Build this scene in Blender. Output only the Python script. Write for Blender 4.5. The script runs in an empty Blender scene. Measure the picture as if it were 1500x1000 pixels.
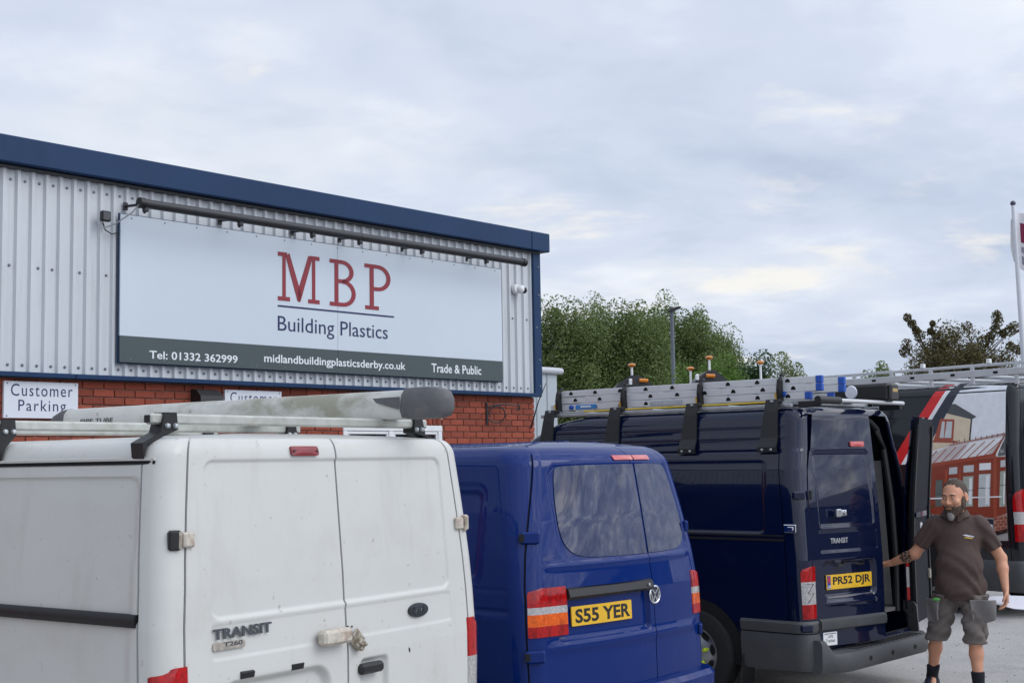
import bpy, bmesh, math, random
import numpy as np
from math import sin, cos, tan, atan, pi, radians, sqrt
from mathutils import Vector, Matrix

# ------------------------------------------------------------------ camera, sky, sun, exposure
sc = bpy.context.scene
col = sc.collection
FPX, PITCH, ROLL, EYE = 1950.0, atan(175 / 1950.0), 0.017, 1.9
_r0 = np.array([1.0, 0, 0]); _u0 = np.array([0, -sin(PITCH), cos(PITCH)]); _f0 = np.array([0, cos(PITCH), sin(PITCH)])
CR = cos(ROLL) * _r0 - sin(ROLL) * _u0
CU = cos(ROLL) * _u0 + sin(ROLL) * _r0
CF = _f0
CAM = np.array([0, 0, EYE])
cd = bpy.data.cameras.new('camera'); cam = bpy.data.objects.new('camera', cd); col.objects.link(cam)
cd.sensor_fit = 'HORIZONTAL'; cd.sensor_width = 36.0; cd.lens = 36.0 * FPX / 1500.0
cd.clip_start = 0.05; cd.clip_end = 3000.0
cam.matrix_world = Matrix(((CR[0], CU[0], -CF[0], 0), (CR[1], CU[1], -CF[1], 0), (CR[2], CU[2], -CF[2], EYE), (0, 0, 0, 1)))
sc.camera = cam

SUN_EL, SUN_AZ = radians(42), radians(108)      # azimuth clockwise from +Y: behind the camera, to its right
world = bpy.data.worlds.new('World'); sc.world = world; world.use_nodes = True
wn = world.node_tree; wn.nodes.clear(); WL = wn.links.new
def W(t, **k):
    n = wn.nodes.new(t)
    for a, b in k.items(): setattr(n, a, b)
    return n
sky = W('ShaderNodeTexSky', sky_type='NISHITA', sun_disc=False)
sky.sun_elevation = SUN_EL; sky.sun_rotation = SUN_AZ; sky.air_density = 1.0; sky.dust_density = 1.5
tc = W('ShaderNodeTexCoord')
sep = W('ShaderNodeSeparateXYZ'); WL(tc.outputs['Generated'], sep.inputs[0])
mx = W('ShaderNodeMath', operation='MAXIMUM'); mx.inputs[1].default_value = 0.0; WL(sep.outputs[2], mx.inputs[0])
ad = W('ShaderNodeMath', operation='ADD'); ad.inputs[1].default_value = 0.16; WL(mx.outputs[0], ad.inputs[0])
dx = W('ShaderNodeMath', operation='DIVIDE'); WL(sep.outputs[0], dx.inputs[0]); WL(ad.outputs[0], dx.inputs[1])
dy = W('ShaderNodeMath', operation='DIVIDE'); WL(sep.outputs[1], dy.inputs[0]); WL(ad.outputs[0], dy.inputs[1])
cmb = W('ShaderNodeCombineXYZ'); WL(dx.outputs[0], cmb.inputs[0]); WL(dy.outputs[0], cmb.inputs[1])
def wnoise(scale, detail, rough, dist, off, stretch=(1, 1, 1)):
    m = W('ShaderNodeMapping'); m.inputs['Location'].default_value = off; m.inputs['Scale'].default_value = stretch
    WL(cmb.outputs[0], m.inputs[0])
    n = W('ShaderNodeTexNoise'); n.inputs['Scale'].default_value = scale; n.inputs['Detail'].default_value = detail
    n.inputs['Roughness'].default_value = rough; n.inputs['Distortion'].default_value = dist
    WL(m.outputs[0], n.inputs[0]); return n.outputs[0]
def wramp(src, stops):
    r = W('ShaderNodeValToRGB'); WL(src, r.inputs[0]); e = r.color_ramp.elements
    while len(e) < len(stops): e.new(0.5)
    for k, (p, c) in enumerate(stops): e[k].position = p; e[k].color = (*c, 1)
    r.color_ramp.interpolation = 'EASE'
    return r.outputs[0]
broad = wramp(wnoise(0.55, 5, 0.55, 0.3, (3.1, 1.7, 0.0)), [(0.33, (0.545, 0.62, 0.775)), (0.5, (0.675, 0.745, 0.88)), (0.66, (0.85, 0.89, 0.95))])
fine = wramp(wnoise(3.3, 6, 0.52, 0.2, (7.7, 4.2, 2.0), (1.0, 1.0, 1)), [(0.30, (0.87, 0.89, 0.915)), (0.5, (0.98, 0.98, 0.985)), (0.70, (1.13, 1.10, 1.06))])
rift = wramp(wnoise(2.1, 6, 0.55, 0.3, (3.3, 0.2, 6.0), (0.85, 1.0, 1)), [(0.55, (0, 0, 0)), (0.69, (1, 1, 1))])
mul = W('ShaderNodeMix', data_type='RGBA', blend_type='MULTIPLY'); mul.inputs[0].default_value = 1.0
WL(broad, mul.inputs[6]); WL(fine, mul.inputs[7])
br = W('ShaderNodeMix', data_type='RGBA', blend_type='MIX'); br.inputs[7].default_value = (1.0, 0.96, 0.88, 1)
rf = W('ShaderNodeMath', operation='MULTIPLY'); rf.inputs[1].default_value = 0.75; WL(rift, rf.inputs[0])
WL(rf.outputs[0], br.inputs[0]); WL(mul.outputs[2], br.inputs[6])
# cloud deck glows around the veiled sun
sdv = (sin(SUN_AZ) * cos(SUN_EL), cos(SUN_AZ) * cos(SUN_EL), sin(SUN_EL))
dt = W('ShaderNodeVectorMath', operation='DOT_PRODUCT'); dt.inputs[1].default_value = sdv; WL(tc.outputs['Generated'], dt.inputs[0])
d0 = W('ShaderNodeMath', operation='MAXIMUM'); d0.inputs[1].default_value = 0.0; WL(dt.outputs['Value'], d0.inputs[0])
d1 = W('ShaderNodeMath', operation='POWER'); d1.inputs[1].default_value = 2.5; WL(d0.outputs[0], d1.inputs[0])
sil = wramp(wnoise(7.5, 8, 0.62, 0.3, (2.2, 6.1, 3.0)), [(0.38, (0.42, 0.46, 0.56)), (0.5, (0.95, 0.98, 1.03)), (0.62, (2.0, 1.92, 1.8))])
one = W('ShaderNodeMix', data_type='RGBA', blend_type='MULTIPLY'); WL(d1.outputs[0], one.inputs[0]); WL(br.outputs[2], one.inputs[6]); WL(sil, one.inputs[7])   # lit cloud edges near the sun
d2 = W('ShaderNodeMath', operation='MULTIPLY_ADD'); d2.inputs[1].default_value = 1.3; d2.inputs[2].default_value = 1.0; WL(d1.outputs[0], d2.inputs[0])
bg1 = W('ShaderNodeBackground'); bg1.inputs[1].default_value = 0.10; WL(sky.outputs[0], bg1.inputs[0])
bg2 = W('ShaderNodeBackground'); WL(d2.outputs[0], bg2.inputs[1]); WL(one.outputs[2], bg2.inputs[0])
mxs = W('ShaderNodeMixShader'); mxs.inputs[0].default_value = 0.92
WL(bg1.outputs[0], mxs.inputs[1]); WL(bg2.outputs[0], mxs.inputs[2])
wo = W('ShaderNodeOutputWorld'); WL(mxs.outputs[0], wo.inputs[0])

sd = bpy.data.lights.new('sun', 'SUN'); sun = bpy.data.objects.new('sun', sd); col.objects.link(sun)
sd.energy = 1.0; sd.angle = radians(35); sd.color = (1.0, 0.95, 0.87)
sdir = Vector((sin(SUN_AZ) * cos(SUN_EL), cos(SUN_AZ) * cos(SUN_EL), sin(SUN_EL)))
sun.rotation_euler = sdir.to_track_quat('Z', 'Y').to_euler(); sun.location = (0, 0, 30)
sc.view_settings.view_transform = 'Standard'; sc.view_settings.look = 'None'
sc.view_settings.exposure = 0.07; sc.view_settings.gamma = 1.0; sc.view_settings.use_curve_mapping = False
sc.render.engine = 'CYCLES'

# ------------------------------------------------------------------ pixel helpers (photo pixels, 1500 x 1000)
def ray(px, py): return CF + (px - 750) / FPX * CR - (py - 500) / FPX * CU
def at(px, py, depth):
    d = ray(px, py); return CAM + d / d[1] * depth
def on_ground(px, py, z=0.0):
    d = ray(px, py); return CAM + d * ((z - EYE) / d[2])

# ------------------------------------------------------------------ materials
MATS = {}
def mat(name, base, rough=0.5, metal=0.0, coat=0.0, coat_rough=0.03, spec=0.5, noise=None, bump=None, grime=None,
        trans=0.0, alpha=1.0, emit=None, island=0.0, rnoise=0.0, ior=1.45, space='Object', sub=0.0, wave=None):
    """noise=(scale, amount) value variation; bump=(scale, strength, dist); grime=(scale, lo, hi, colour, amount)"""
    if name in MATS: return MATS[name]
    m = bpy.data.materials.new(name); m.use_nodes = True; nt = m.node_tree; L = nt.links.new
    b = nt.nodes['Principled BSDF']; I = b.inputs
    I['Base Color'].default_value = (*base, 1); I['Roughness'].default_value = rough; I['Metallic'].default_value = metal
    I['Coat Weight'].default_value = coat; I['Coat Roughness'].default_value = coat_rough
    I['Specular IOR Level'].default_value = spec; I['IOR'].default_value = ior
    I['Transmission Weight'].default_value = trans; I['Alpha'].default_value = alpha
    if sub: I['Subsurface Weight'].default_value = sub; I['Subsurface Radius'].default_value = (0.01, 0.004, 0.002)
    if emit: I['Emission Color'].default_value = (*emit[0], 1); I['Emission Strength'].default_value = emit[1]
    t = nt.nodes.new('ShaderNodeTexCoord'); out = t.outputs[space]; cur = None
    def tex(scale, detail=5, rg=0.6, dist=0.0, stretch=None):
        n = nt.nodes.new('ShaderNodeTexNoise'); n.inputs['Scale'].default_value = scale; n.inputs['Detail'].default_value = detail
        n.inputs['Roughness'].default_value = rg; n.inputs['Distortion'].default_value = dist
        src = out
        if stretch:
            mp = nt.nodes.new('ShaderNodeMapping'); mp.inputs['Scale'].default_value = stretch; L(out, mp.inputs[0]); src = mp.outputs[0]
        L(src, n.inputs['Vector']); return n.outputs[0]
    def rng(src, a, b2, c, d):
        r = nt.nodes.new('ShaderNodeMapRange'); r.inputs[1].default_value = a; r.inputs[2].default_value = b2
        r.inputs[3].default_value = c; r.inputs[4].default_value = d; L(src, r.inputs[0]); return r.outputs[0]
    def rgb():
        n = nt.nodes.new('ShaderNodeRGB'); n.outputs[0].default_value = (*base, 1); return n.outputs[0]
    def hsv(c, val):
        h = nt.nodes.new('ShaderNodeHueSaturation'); L(val, h.inputs['Value']); L(c, h.inputs['Color']); return h.outputs[0]
    if noise or grime or island: cur = rgb()
    if island:
        g = nt.nodes.new('ShaderNodeNewGeometry'); cur = hsv(cur, rng(g.outputs['Random Per Island'], 0, 1, 1 - island, 1 + island))
    if noise: cur = hsv(cur, rng(tex(noise[0]), 0.25, 0.75, 1 - noise[1], 1 + noise[1]))
    for gr in ([grime] if grime and not isinstance(grime, list) else (grime or [])):
        x = nt.nodes.new('ShaderNodeMix'); x.data_type = 'RGBA'
        st = gr[5] if len(gr) > 5 else None
        L(rng(tex(gr[0], 8, 0.65, 0.2, st), gr[1], gr[2], 0, gr[4]), x.inputs[0]); L(cur, x.inputs[6]); x.inputs[7].default_value = (*gr[3], 1); cur = x.outputs[2]
    if cur: L(cur, I['Base Color'])
    if rnoise: L(rng(tex(9.0, 4), 0.3, 0.7, max(0.0, rough - rnoise), rough + rnoise), I['Roughness'])
    if bump:
        bn = nt.nodes.new('ShaderNodeBump'); bn.inputs['Strength'].default_value = bump[1]; bn.inputs['Distance'].default_value = bump[2]
        L(tex(bump[0], 6), bn.inputs['Height']); L(bn.outputs[0], I['Normal'])
        if coat: L(bn.outputs[0], I['Coat Normal'])
    MATS[name] = m; return m

# ------------------------------------------------------------------ objects
def tag(o, label=None, cat=None, group=None, kind=None):
    if label: o['label'] = label
    if cat: o['category'] = cat
    if group: o['group'] = group
    if kind: o['kind'] = kind
    return o
def empty(name, loc=(0, 0, 0), rz=0.0):
    o = bpy.data.objects.new(name, None); col.objects.link(o); o.location = tuple(float(q) for q in loc); o.rotation_euler = (0, 0, rz)
    o.empty_display_size = 0.2; return o
def link(name, me, parent=None, loc=None, rot=None):
    o = bpy.data.objects.new(name, me); col.objects.link(o)
    if parent: o.parent = parent
    if loc is not None: o.location = tuple(float(q) for q in loc)
    if rot is not None: o.rotation_euler = rot
    return o
def raw_mesh(name, V, F, mats, mi=None, smooth=True, sharp=None):
    me = bpy.data.meshes.new(name)
    me.from_pydata([tuple(v) for v in V], [], F)
    for m in (mats if isinstance(mats, (list, tuple)) else [mats]): me.materials.append(m)
    if mi is not None: me.polygons.foreach_set('material_index', np.asarray(mi, dtype=np.int32))
    me.polygons.foreach_set('use_smooth', np.full(len(me.polygons), bool(smooth)))
    me.update()
    if smooth and sharp: me.set_sharp_from_angle(angle=radians(sharp))
    return me
class MB:
    def __init__(s): s.v = []; s.f = []; s.m = []; s.cur = 0
    def add(s, V, F):
        k = len(s.v); s.v += [tuple(float(c) for c in q) for q in V]; s.f += [tuple(i + k for i in q) for q in F]; s.m += [s.cur] * len(F); return s
    def box(s, c, d, bev=0.0, M=None):
        hx, hy, hz = d[0] / 2, d[1] / 2, d[2] / 2
        if bev <= 0:
            V = [(x, y, z) for x in (-hx, hx) for y in (-hy, hy) for z in (-hz, hz)]
            F = [(0, 1, 3, 2), (4, 6, 7, 5), (0, 4, 5, 1), (2, 3, 7, 6), (0, 2, 6, 4), (1, 5, 7, 3)]
        else:
            bev = min(bev, hx * .95, hy * .95, hz * .95)
            bm = bmesh.new()
            for sx in (-1, 1):
                for sy in (-1, 1):
                    for sz in (-1, 1):
                        bm.verts.new((sx * hx, sy * (hy - bev), sz * (hz - bev))); bm.verts.new((sx * (hx - bev), sy * hy, sz * (hz - bev))); bm.verts.new((sx * (hx - bev), sy * (hy - bev), sz * hz))
            bmesh.ops.convex_hull(bm, input=bm.verts); bm.verts.index_update()
            V = [tuple(q.co) for q in bm.verts]; F = [tuple(q.index for q in f.verts) for f in bm.faces]; bm.free()
        if M is not None: V = [M @ Vector(q) for q in V]
        return s.add([(q[0] + c[0], q[1] + c[1], q[2] + c[2]) for q in V], F)
    def tube(s, pts, r, n=10, caps=True, prof=None, up=None):
        P = [Vector([float(q) for q in p]) for p in pts]; R = r if isinstance(r, (list, tuple)) else [r] * len(P); V = []; F = []
        for i, p in enumerate(P):
            t = (P[min(i + 1, len(P) - 1)] - P[max(i - 1, 0)]).normalized()
            a = Vector(up) if up else (Vector((0, 0, 1)) if abs(t.z) < .9 else Vector((1, 0, 0)))
            x = t.cross(a).normalized(); y = x.cross(t).normalized()
            if prof: V += [p + x * (q[0] * R[i]) + y * (q[1] * R[i]) for q in prof]
            else: V += [p + x * (R[i] * cos(2 * pi * k / n)) + y * (R[i] * sin(2 * pi * k / n)) for k in range(n)]
        if prof: n = len(prof)
        for i in range(len(P) - 1):
            for k in range(n): F.append((i * n + k, i * n + (k + 1) % n, (i + 1) * n + (k + 1) % n, (i + 1) * n + k))
        if caps: F.append(tuple(range(n - 1, -1, -1))); F.append(tuple((len(P) - 1) * n + k for k in range(n)))
        return s.add(V, F)
    def lathe(s, prof, n=32, M=None):
        V = []; F = []; m = len(prof)
        for k in range(n):
            a = 2 * pi * k / n
            for r, h in prof: V.append(Vector((r * cos(a), r * sin(a), h)))
        if M is not None: V = [M @ q for q in V]
        for k in range(n):
            for i in range(m - 1):
                F.append((k * m + i, ((k + 1) % n) * m + i, ((k + 1) % n) * m + i + 1, k * m + i + 1))
        return s.add(V, F)
    def prism(s, poly, t0, t1, fn):
        """poly of 2D points, fn(a,b,t)->3D; solid between t0 and t1"""
        n = len(poly); V = [fn(a, b, t0) for a, b in poly] + [fn(a, b, t1) for a, b in poly]
        F = [tuple(range(n)), tuple(range(2 * n - 1, n - 1, -1))] + [(k, n + k, n + (k + 1) % n, (k + 1) % n) for k in range(n)]
        return s.add(V, F)
    def sphere(s, c, r, n=12, m=8, M=None):
        rr = r if isinstance(r, (tuple, list)) else (r, r, r); V = []; F = []
        for i in range(m + 1):
            t = pi * i / m
            for k in range(n): V.append((rr[0] * sin(t) * cos(2 * pi * k / n), rr[1] * sin(t) * sin(2 * pi * k / n), rr[2] * cos(t)))
        if M is not None: V = [M @ Vector(q) for q in V]
        V = [(q[0] + c[0], q[1] + c[1], q[2] + c[2]) for q in V]
        for i in range(m):
            for k in range(n): F.append((i * n + k, (i + 1) * n + k, (i + 1) * n + (k + 1) % n, i * n + (k + 1) % n))
        return s.add(V, F)
    def mesh(s, name, mats, smooth=True, sharp=35): return raw_mesh(name, s.v, s.f, mats, s.m if isinstance(mats, (list, tuple)) else None, smooth, sharp)
    def build(s, name, mats, parent=None, smooth=True, sharp=35, loc=None, rot=None): return link(name, s.mesh(name, mats, smooth, sharp), parent, loc, rot)

def rrect(x0, x1, z0, z1, r, n=5):
    P = []
    for cx, cz, a0 in ((x1 - r, z1 - r, 0), (x0 + r, z1 - r, 90), (x0 + r, z0 + r, 180), (x1 - r, z0 + r, 270)):
        for k in range(n + 1):
            a = radians(a0 + 90 * k / n); P.append((cx + r * cos(a), cz + r * sin(a)))
    return P
def resample(P, step):
    out = []
    for i in range(len(P)):
        a = P[i]; b = P[(i + 1) % len(P)]; d = math.hypot(b[0] - a[0], b[1] - a[1])
        if d < 1e-6: continue
        k = max(1, int(math.ceil(d / step)))
        for j in range(k): out.append((a[0] + (b[0] - a[0]) * j / k, a[1] + (b[1] - a[1]) * j / k))
    return out
def patch(mb, poly, surf, off, rings=4, skirt=0.012, step=0.06, center=None, dome=0.0):
    """a sheet that follows surf(a,b,offset)->3D inside a polygon, with a skirt going inwards"""
    P = resample(poly, step); n = len(P)
    c = center or (sum(p[0] for p in P) / n, sum(p[1] for p in P) / n)
    V = [surf(p[0], p[1], off - skirt) for p in P]; F = []
    for i in range(rings):
        s_ = 1 - i / rings
        V += [surf(c[0] + (p[0] - c[0]) * s_, c[1] + (p[1] - c[1]) * s_, off + dome * (1 - s_ * s_)) for p in P]
    V.append(surf(c[0], c[1], off + dome))
    for i in range(rings):
        for k in range(n): F.append((i * n + k, i * n + (k + 1) % n, (i + 1) * n + (k + 1) % n, (i + 1) * n + k))
    for k in range(n): F.append((rings * n + k, rings * n + (k + 1) % n, (rings + 1) * n))
    mb.add(V, F); return mb
_txt = {}
def text_poly(s, bold=0.0, space=1.0):
    key = (s, bold, space)
    if key not in _txt:
        cu = bpy.data.curves.new('txt', 'FONT'); cu.body = s; cu.resolution_u = 3; cu.offset = bold; cu.space_character = space; cu.fill_mode = 'FRONT'
        o = bpy.data.objects.new('txt', cu); col.objects.link(o); dg = bpy.context.evaluated_depsgraph_get(); dg.update()
        me = bpy.data.meshes.new_from_object(o.evaluated_get(dg))
        V = np.array([tuple(v.co)[:2] for v in me.vertices]); F = [tuple(p.vertices) for p in me.polygons]
        bpy.data.objects.remove(o); bpy.data.curves.remove(cu); bpy.data.meshes.remove(me); _txt[key] = (V, F)
    return _txt[key]
def text(name, s, x0, x1, z0, z1, fn, m, parent, bold=0.0, space=1.0, thick=0.0):
    """flat lettering fitted into the box; fn(a, b, off) -> 3D"""
    V, F = text_poly(s, bold, space); lo = V.min(0); hi = V.max(0); q = (V - lo) / (hi - lo)
    if ' ' in s:                                      # one object for each word, cut at the widest gaps
        iv = sorted((min(V[i][0] for i in f), max(V[i][0] for i in f)) for f in F); gaps = []; end = iv[0][1]
        for a, b in iv[1:]:
            if a > end: gaps.append((a - end, (a + end) / 2))
            end = max(end, b)
        cuts = [-1e9] + sorted(g[1] for g in sorted(gaps)[-(len(s.split()) - 1):]) + [1e9]; out = None
        for c0, c1 in zip(cuts[:-1], cuts[1:]):
            Fw = [f for f in F if c0 < sum(V[i][0] for i in f) / len(f) < c1]; ids = sorted({i for f in Fw for i in f}); mp = {i: k for k, i in enumerate(ids)}
            key = ('#', s, c0, bold, space); _txt[(key, 0.0, 1.0)] = (V[ids], [tuple(mp[i] for i in f) for f in Fw]); qa, qb = q[ids].min(0), q[ids].max(0)
            out = text(name, key, x0 + (x1 - x0) * qa[0], x0 + (x1 - x0) * qb[0], z0 + (z1 - z0) * qa[1], z0 + (z1 - z0) * qb[1], fn, m, parent, 0.0, 1.0, thick)
        return out
    mb = MB(); mb.add([fn(x0 + (x1 - x0) * a, z0 + (z1 - z0) * b, thick) for a, b in q], F)
    if thick:
        # side skirt along open borders
        from collections import Counter
        ed = Counter()
        for f in F:
            for i in range(len(f)): ed[tuple(sorted((f[i], f[(i + 1) % len(f)])))] += 1
        bs = [e for e, c in ed.items() if c == 1]
        pts = [fn(x0 + (x1 - x0) * a, z0 + (z1 - z0) * b, 0.0) for a, b in q]; k = len(mb.v); mb.v += [tuple(float(c) for c in p) for p in pts]
        for a, b in bs: mb.f.append((a, b, b + k, a + k)); mb.m.append(0)
    return mb.build(name, m, parent, smooth=False)
def copy_tree(o, parent=None):
    c = o.copy(); col.objects.link(c); c.parent = parent
    for ch in list(o.children): copy_tree(ch, c)
    return c
# ------------------------------------------------------------------ ground
TARMAC = mat('tarmac', (0.40, 0.385, 0.37), rough=0.9, noise=(1.3, 0.16), bump=(160, 0.7, 0.012),
             grime=[(0.35, 0.5, 0.75, (0.27, 0.262, 0.255), 0.7), (70, 0.52, 0.62, (0.56, 0.54, 0.51), 0.75), (45, 0.55, 0.64, (0.12, 0.115, 0.11), 0.7), (0.9, 0.58, 0.72, (0.20, 0.19, 0.185), 0.5)])
g = MB(); g.add([(-900, -900, 0), (900, -900, 0), (900, 900, 0), (-900, 900, 0)], [(0, 1, 2, 3)])
tag(g.build('ground', TARMAC, smooth=False), kind='structure')
rnd = random.Random(5)
g = MB()
for k in range(260):
    x = rnd.uniform(2.0, 9); y = rnd.uniform(9, 20); s_ = rnd.uniform(.0025, .0065)
    if rnd.random() < .5: x = rnd.uniform(3.2, 5.8); y = rnd.uniform(10.5, 14.5)
    g.sphere((x, y, s_ * .4), (s_, s_ * rnd.uniform(.6, 1), s_ * .7), 5, 3)
tag(g.build('loose_grit', mat('grit', (0.16, 0.15, 0.14), .9, island=.6), smooth=False), 'small loose stones scattered over the grey tarmac', 'grit', kind='stuff')

# ------------------------------------------------------------------ the trade building
TH = radians(41)
BD = np.array([sin(TH), cos(TH), 0.0]); BN = np.array([BD[1], -BD[0], 0.0])     # along the front; out of the front
_r = ray(785, 578); BP = CAM + _r / _r[1] * 17.3; BP[2] = 0
BROT = pi / 2 - TH
def FAC(px, py, out=0.0):
    """photo pixel -> (x along the front, z) on the plane lying `out` metres before the wall"""
    d = ray(px, py); P0 = BP + BN * out; t = np.dot(P0 - CAM, BN) / np.dot(d, BN); q = CAM + t * d
    return float((q - BP) @ BD), float(q[2])
def fac_fn(y0): return lambda a, b, o: (a, y0 - o, b)
B = empty('trade_building', BP, BROT)
tag(B, 'grey ribbed clad trade building with navy fascia above red brick base', 'building')
XL = -19.6
GREY = mat('cladding_grey', (0.53, 0.555, 0.575), rough=0.42, noise=(0.7, 0.06), grime=[(3.0, .52, .8, (0.38, 0.40, 0.40), .5, (6, 1, .5)), (1.6, .55, .78, (0.33, 0.34, 0.33), .45, (9, 1, .22))], coat=.15, coat_rough=.3)
NAVY = mat('fascia_navy', (0.011, 0.035, 0.092), rough=0.5, spec=.25, noise=(0.8, 0.10), grime=(2.2, .55, .8, (0.03, 0.06, 0.13), .3))
DARKM = mat('dark_metal', (0.02, 0.021, 0.024), rough=0.45, noise=(20, .2))
BLACKP = mat('black_plastic', (0.012, 0.012, 0.013), rough=0.45, noise=(15, .2))
WHITEP = mat('white_plastic', (0.74, 0.75, 0.75), rough=0.35, noise=(6, .05))
STEEL = mat('galvanised', (0.42, 0.44, 0.45), rough=0.4, metal=.7, noise=(9, .2), rnoise=.1)
SCREW = mat('screw_grey', (0.16, 0.17, 0.19), rough=.4, metal=.4)
# cladding sheets, 7 ribs of 140 mm each
PIT = 0.14; NR = 7
def sheet_mesh(z0, z1):
    pr = []
    for k in range(NR):
        b = k * PIT
        pr += [(b, 0.0), (b + .082, 0.0), (b + .096, -.030), (b + .126, -.030)]
    pr.append((NR * PIT, 0.0)); V = []; F = []
    n = len(pr)
    for z in (z0, z1): V += [(x, y, z) for x, y in pr]
    for k in range(n - 1): F.append((k, k + 1, n + k + 1, n + k))
    return raw_mesh('cladding_sheet', V, F, GREY, smooth=False)
SM = sheet_mesh(2.765, 4.63)
sb = MB()
for k in range(NR):
    for zz, every in ((2.83, 1), (3.72, 2), (4.50, 1)):
        if k % every == 0:
            sb.lathe([(0, .010), (.010, .009), (.0105, .003), (.015, .002), (.015, 0)], 8, Matrix.Translation((k * PIT + .041, -.001, zz)) @ Matrix.Rotation(pi / 2, 4, 'X'))
SC = sb.mesh('screws', SCREW)
x = -0.06 - NR * PIT
while x > XL:
    o = link('cladding_sheet', SM, B, (x, 0, 0)); s_ = link('screws', SC, o); s_['kind'] = 'stuff'
    x -= NR * PIT - .0005
XL0 = x + NR * PIT
# trims
fl = MB(); L_ = XL0; k = 0
while L_ < -.05:
    w = min(3.0, .02 - L_); fl = MB(); fl.box((L_ + w / 2, -.035, 2.742), (w - .006, .11, .045), .006); fl.build('base_flashing', NAVY, B); L_ += 3.0
ct = MB(); ct.box((-.005, -.02, 3.685), (.15, .085, 1.85), .008); c_ = ct.build('corner_trim', NAVY, B)
sb = MB()
for zz in (2.86, 3.2, 3.62, 4.05, 4.42): sb.lathe([(0, .010), (.010, .009), (.0105, .003), (.015, 0)], 8, Matrix.Translation((.02 if zz != 3.62 else -.03, -.0626, zz)) @ Matrix.Rotation(pi / 2, 4, 'X'))
s_ = sb.build('screws', SCREW, c_); s_['kind'] = 'stuff'
edges = [.17, -.20, -7.9, -14.2, XL0 - .1]
for a, b in zip(edges[1:], edges[:-1]):
    fb = MB(); fb.box(((a + b) / 2, -.03, 4.742), (b - a - .005, .24, .245), .010); fb.build('fascia', NAVY, B)
sf = MB(); sf.box(((XL0) / 2, .0, 4.60), (-XL0 + .1, .16, .02)); sf.build('soffit', DARKM, B, smooth=False)
# the rest of the shell
bk = MB(); bk.box(((XL0 - .02) / 2, 6.06, 2.31), (-XL0 - .04, 12.0, 4.62)); bk.build('inner_wall', GREY, B, smooth=False)
rf_ = MB(); rf_.prism([(-.05, 4.74), (6.05, 5.35), (12.3, 4.74), (12.3, 4.62), (-.05, 4.62)], XL0, .1, lambda a, b, t: (t, a + .18, b)); rf_.build('roof', GREY, B, smooth=False)
# brick base
MORT = mat('mortar', (0.40, 0.27, 0.20), rough=.95, noise=(30, .15))
BRICK = mat('brick', (0.25, 0.055, 0.030), rough=.85, noise=(25, .16), bump=(120, .3, .003), grime=[(14, .55, .8, (0.20, .045, .03), .5)])
nt = BRICK.node_tree; oi = nt.nodes.new('ShaderNodeObjectInfo'); hs = nt.nodes.new('ShaderNodeHueSaturation'); mr = nt.nodes.new('ShaderNodeMapRange')
mr.inputs[3].default_value = .74; mr.inputs[4].default_value = 1.22; nt.links.new(oi.outputs['Random'], mr.inputs[0]); nt.links.new(mr.outputs[0], hs.inputs['Value'])
bs_ = nt.nodes['Principled BSDF'].inputs['Base Color']; src = bs_.links[0].from_socket; nt.links.new(src, hs.inputs['Color']); nt.links.new(hs.outputs[0], bs_)
BRICK2 = mat('brick_far', (0.25, 0.055, 0.030), rough=.85, noise=(25, .16), island=.22)
WX0, WX1, WZ0, WZ1 = -3.32, -1.74, 1.15, 2.335        # window opening
mw = MB()
def slab(a, b, c, d): mw.box(((a + b) / 2, .046, (c + d) / 2), (b - a, .02, d - c))
slab(XL0, WX0, 0, 2.72); slab(WX1, -.02, 0, 2.72); slab(WX0, WX1, WZ1, 2.72); slab(WX0, WX1, 0, WZ0)
wall = mw.build('brick_wall', MORT, B, smooth=False)
def brick_mesh(w, h, name='brick'):
    q = MB(); q.box((0, 0, 0), (w, .05, h), .004); return q.mesh(name, BRICK, smooth=False)
BF, BH, BS = brick_mesh(.215, .065), brick_mesh(.1025, .065), brick_mesh(.065, .215)
far = MB(); nb = 0
row = 0; z = 2.715 - .0375
while z > .03:
    x = -.022 - (.0 if row % 2 == 0 else .1125)
    if row % 2: cand = [(-.022 - .05125, .1025)]
    else: cand = []
    xx = x
    while xx > XL0:
        cand.append((xx - .1075, .215)); xx -= .225
    for cx, w in cand:
        a, b = cx - w / 2, cx + w / 2
        if b > WX0 - .005 and a < WX1 + .005 and z > WZ0 - .03 and z < 2.565: 
            # trim to the opening
            if a < WX0 and WX0 - a > .06: b = WX0 - .006
            elif b > WX1 and b - WX1 > .06: a = WX1 + .006
            else: continue
            if b - a < .04: continue
            nw = b - a; nc = (a + b) / 2
            if abs(nw - w) > .004:
                far.box((nc, .0375, z), (nw, .05, .065)); continue
        dy = rnd.uniform(-.0015, .0015)
        if z > 2.03 and cx > -7.75:
            o = link('brick', BF if w > .2 else BH, wall, (cx, .0375 + dy, z)); nb += 1
        else: far.box((cx, .0375 + dy, z), (w, .05, .065))
    row += 1; z -= .075
fo = far.build('brickwork', BRICK2, wall, smooth=False); fo['kind'] = 'stuff'
# soldier course over the window
x = WX0 + .036
while x < WX1 - .03:
    link('brick', BS, wall, (x, .0375, 2.335 + .1125 + .006)); x += .0745; nb += 1
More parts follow.
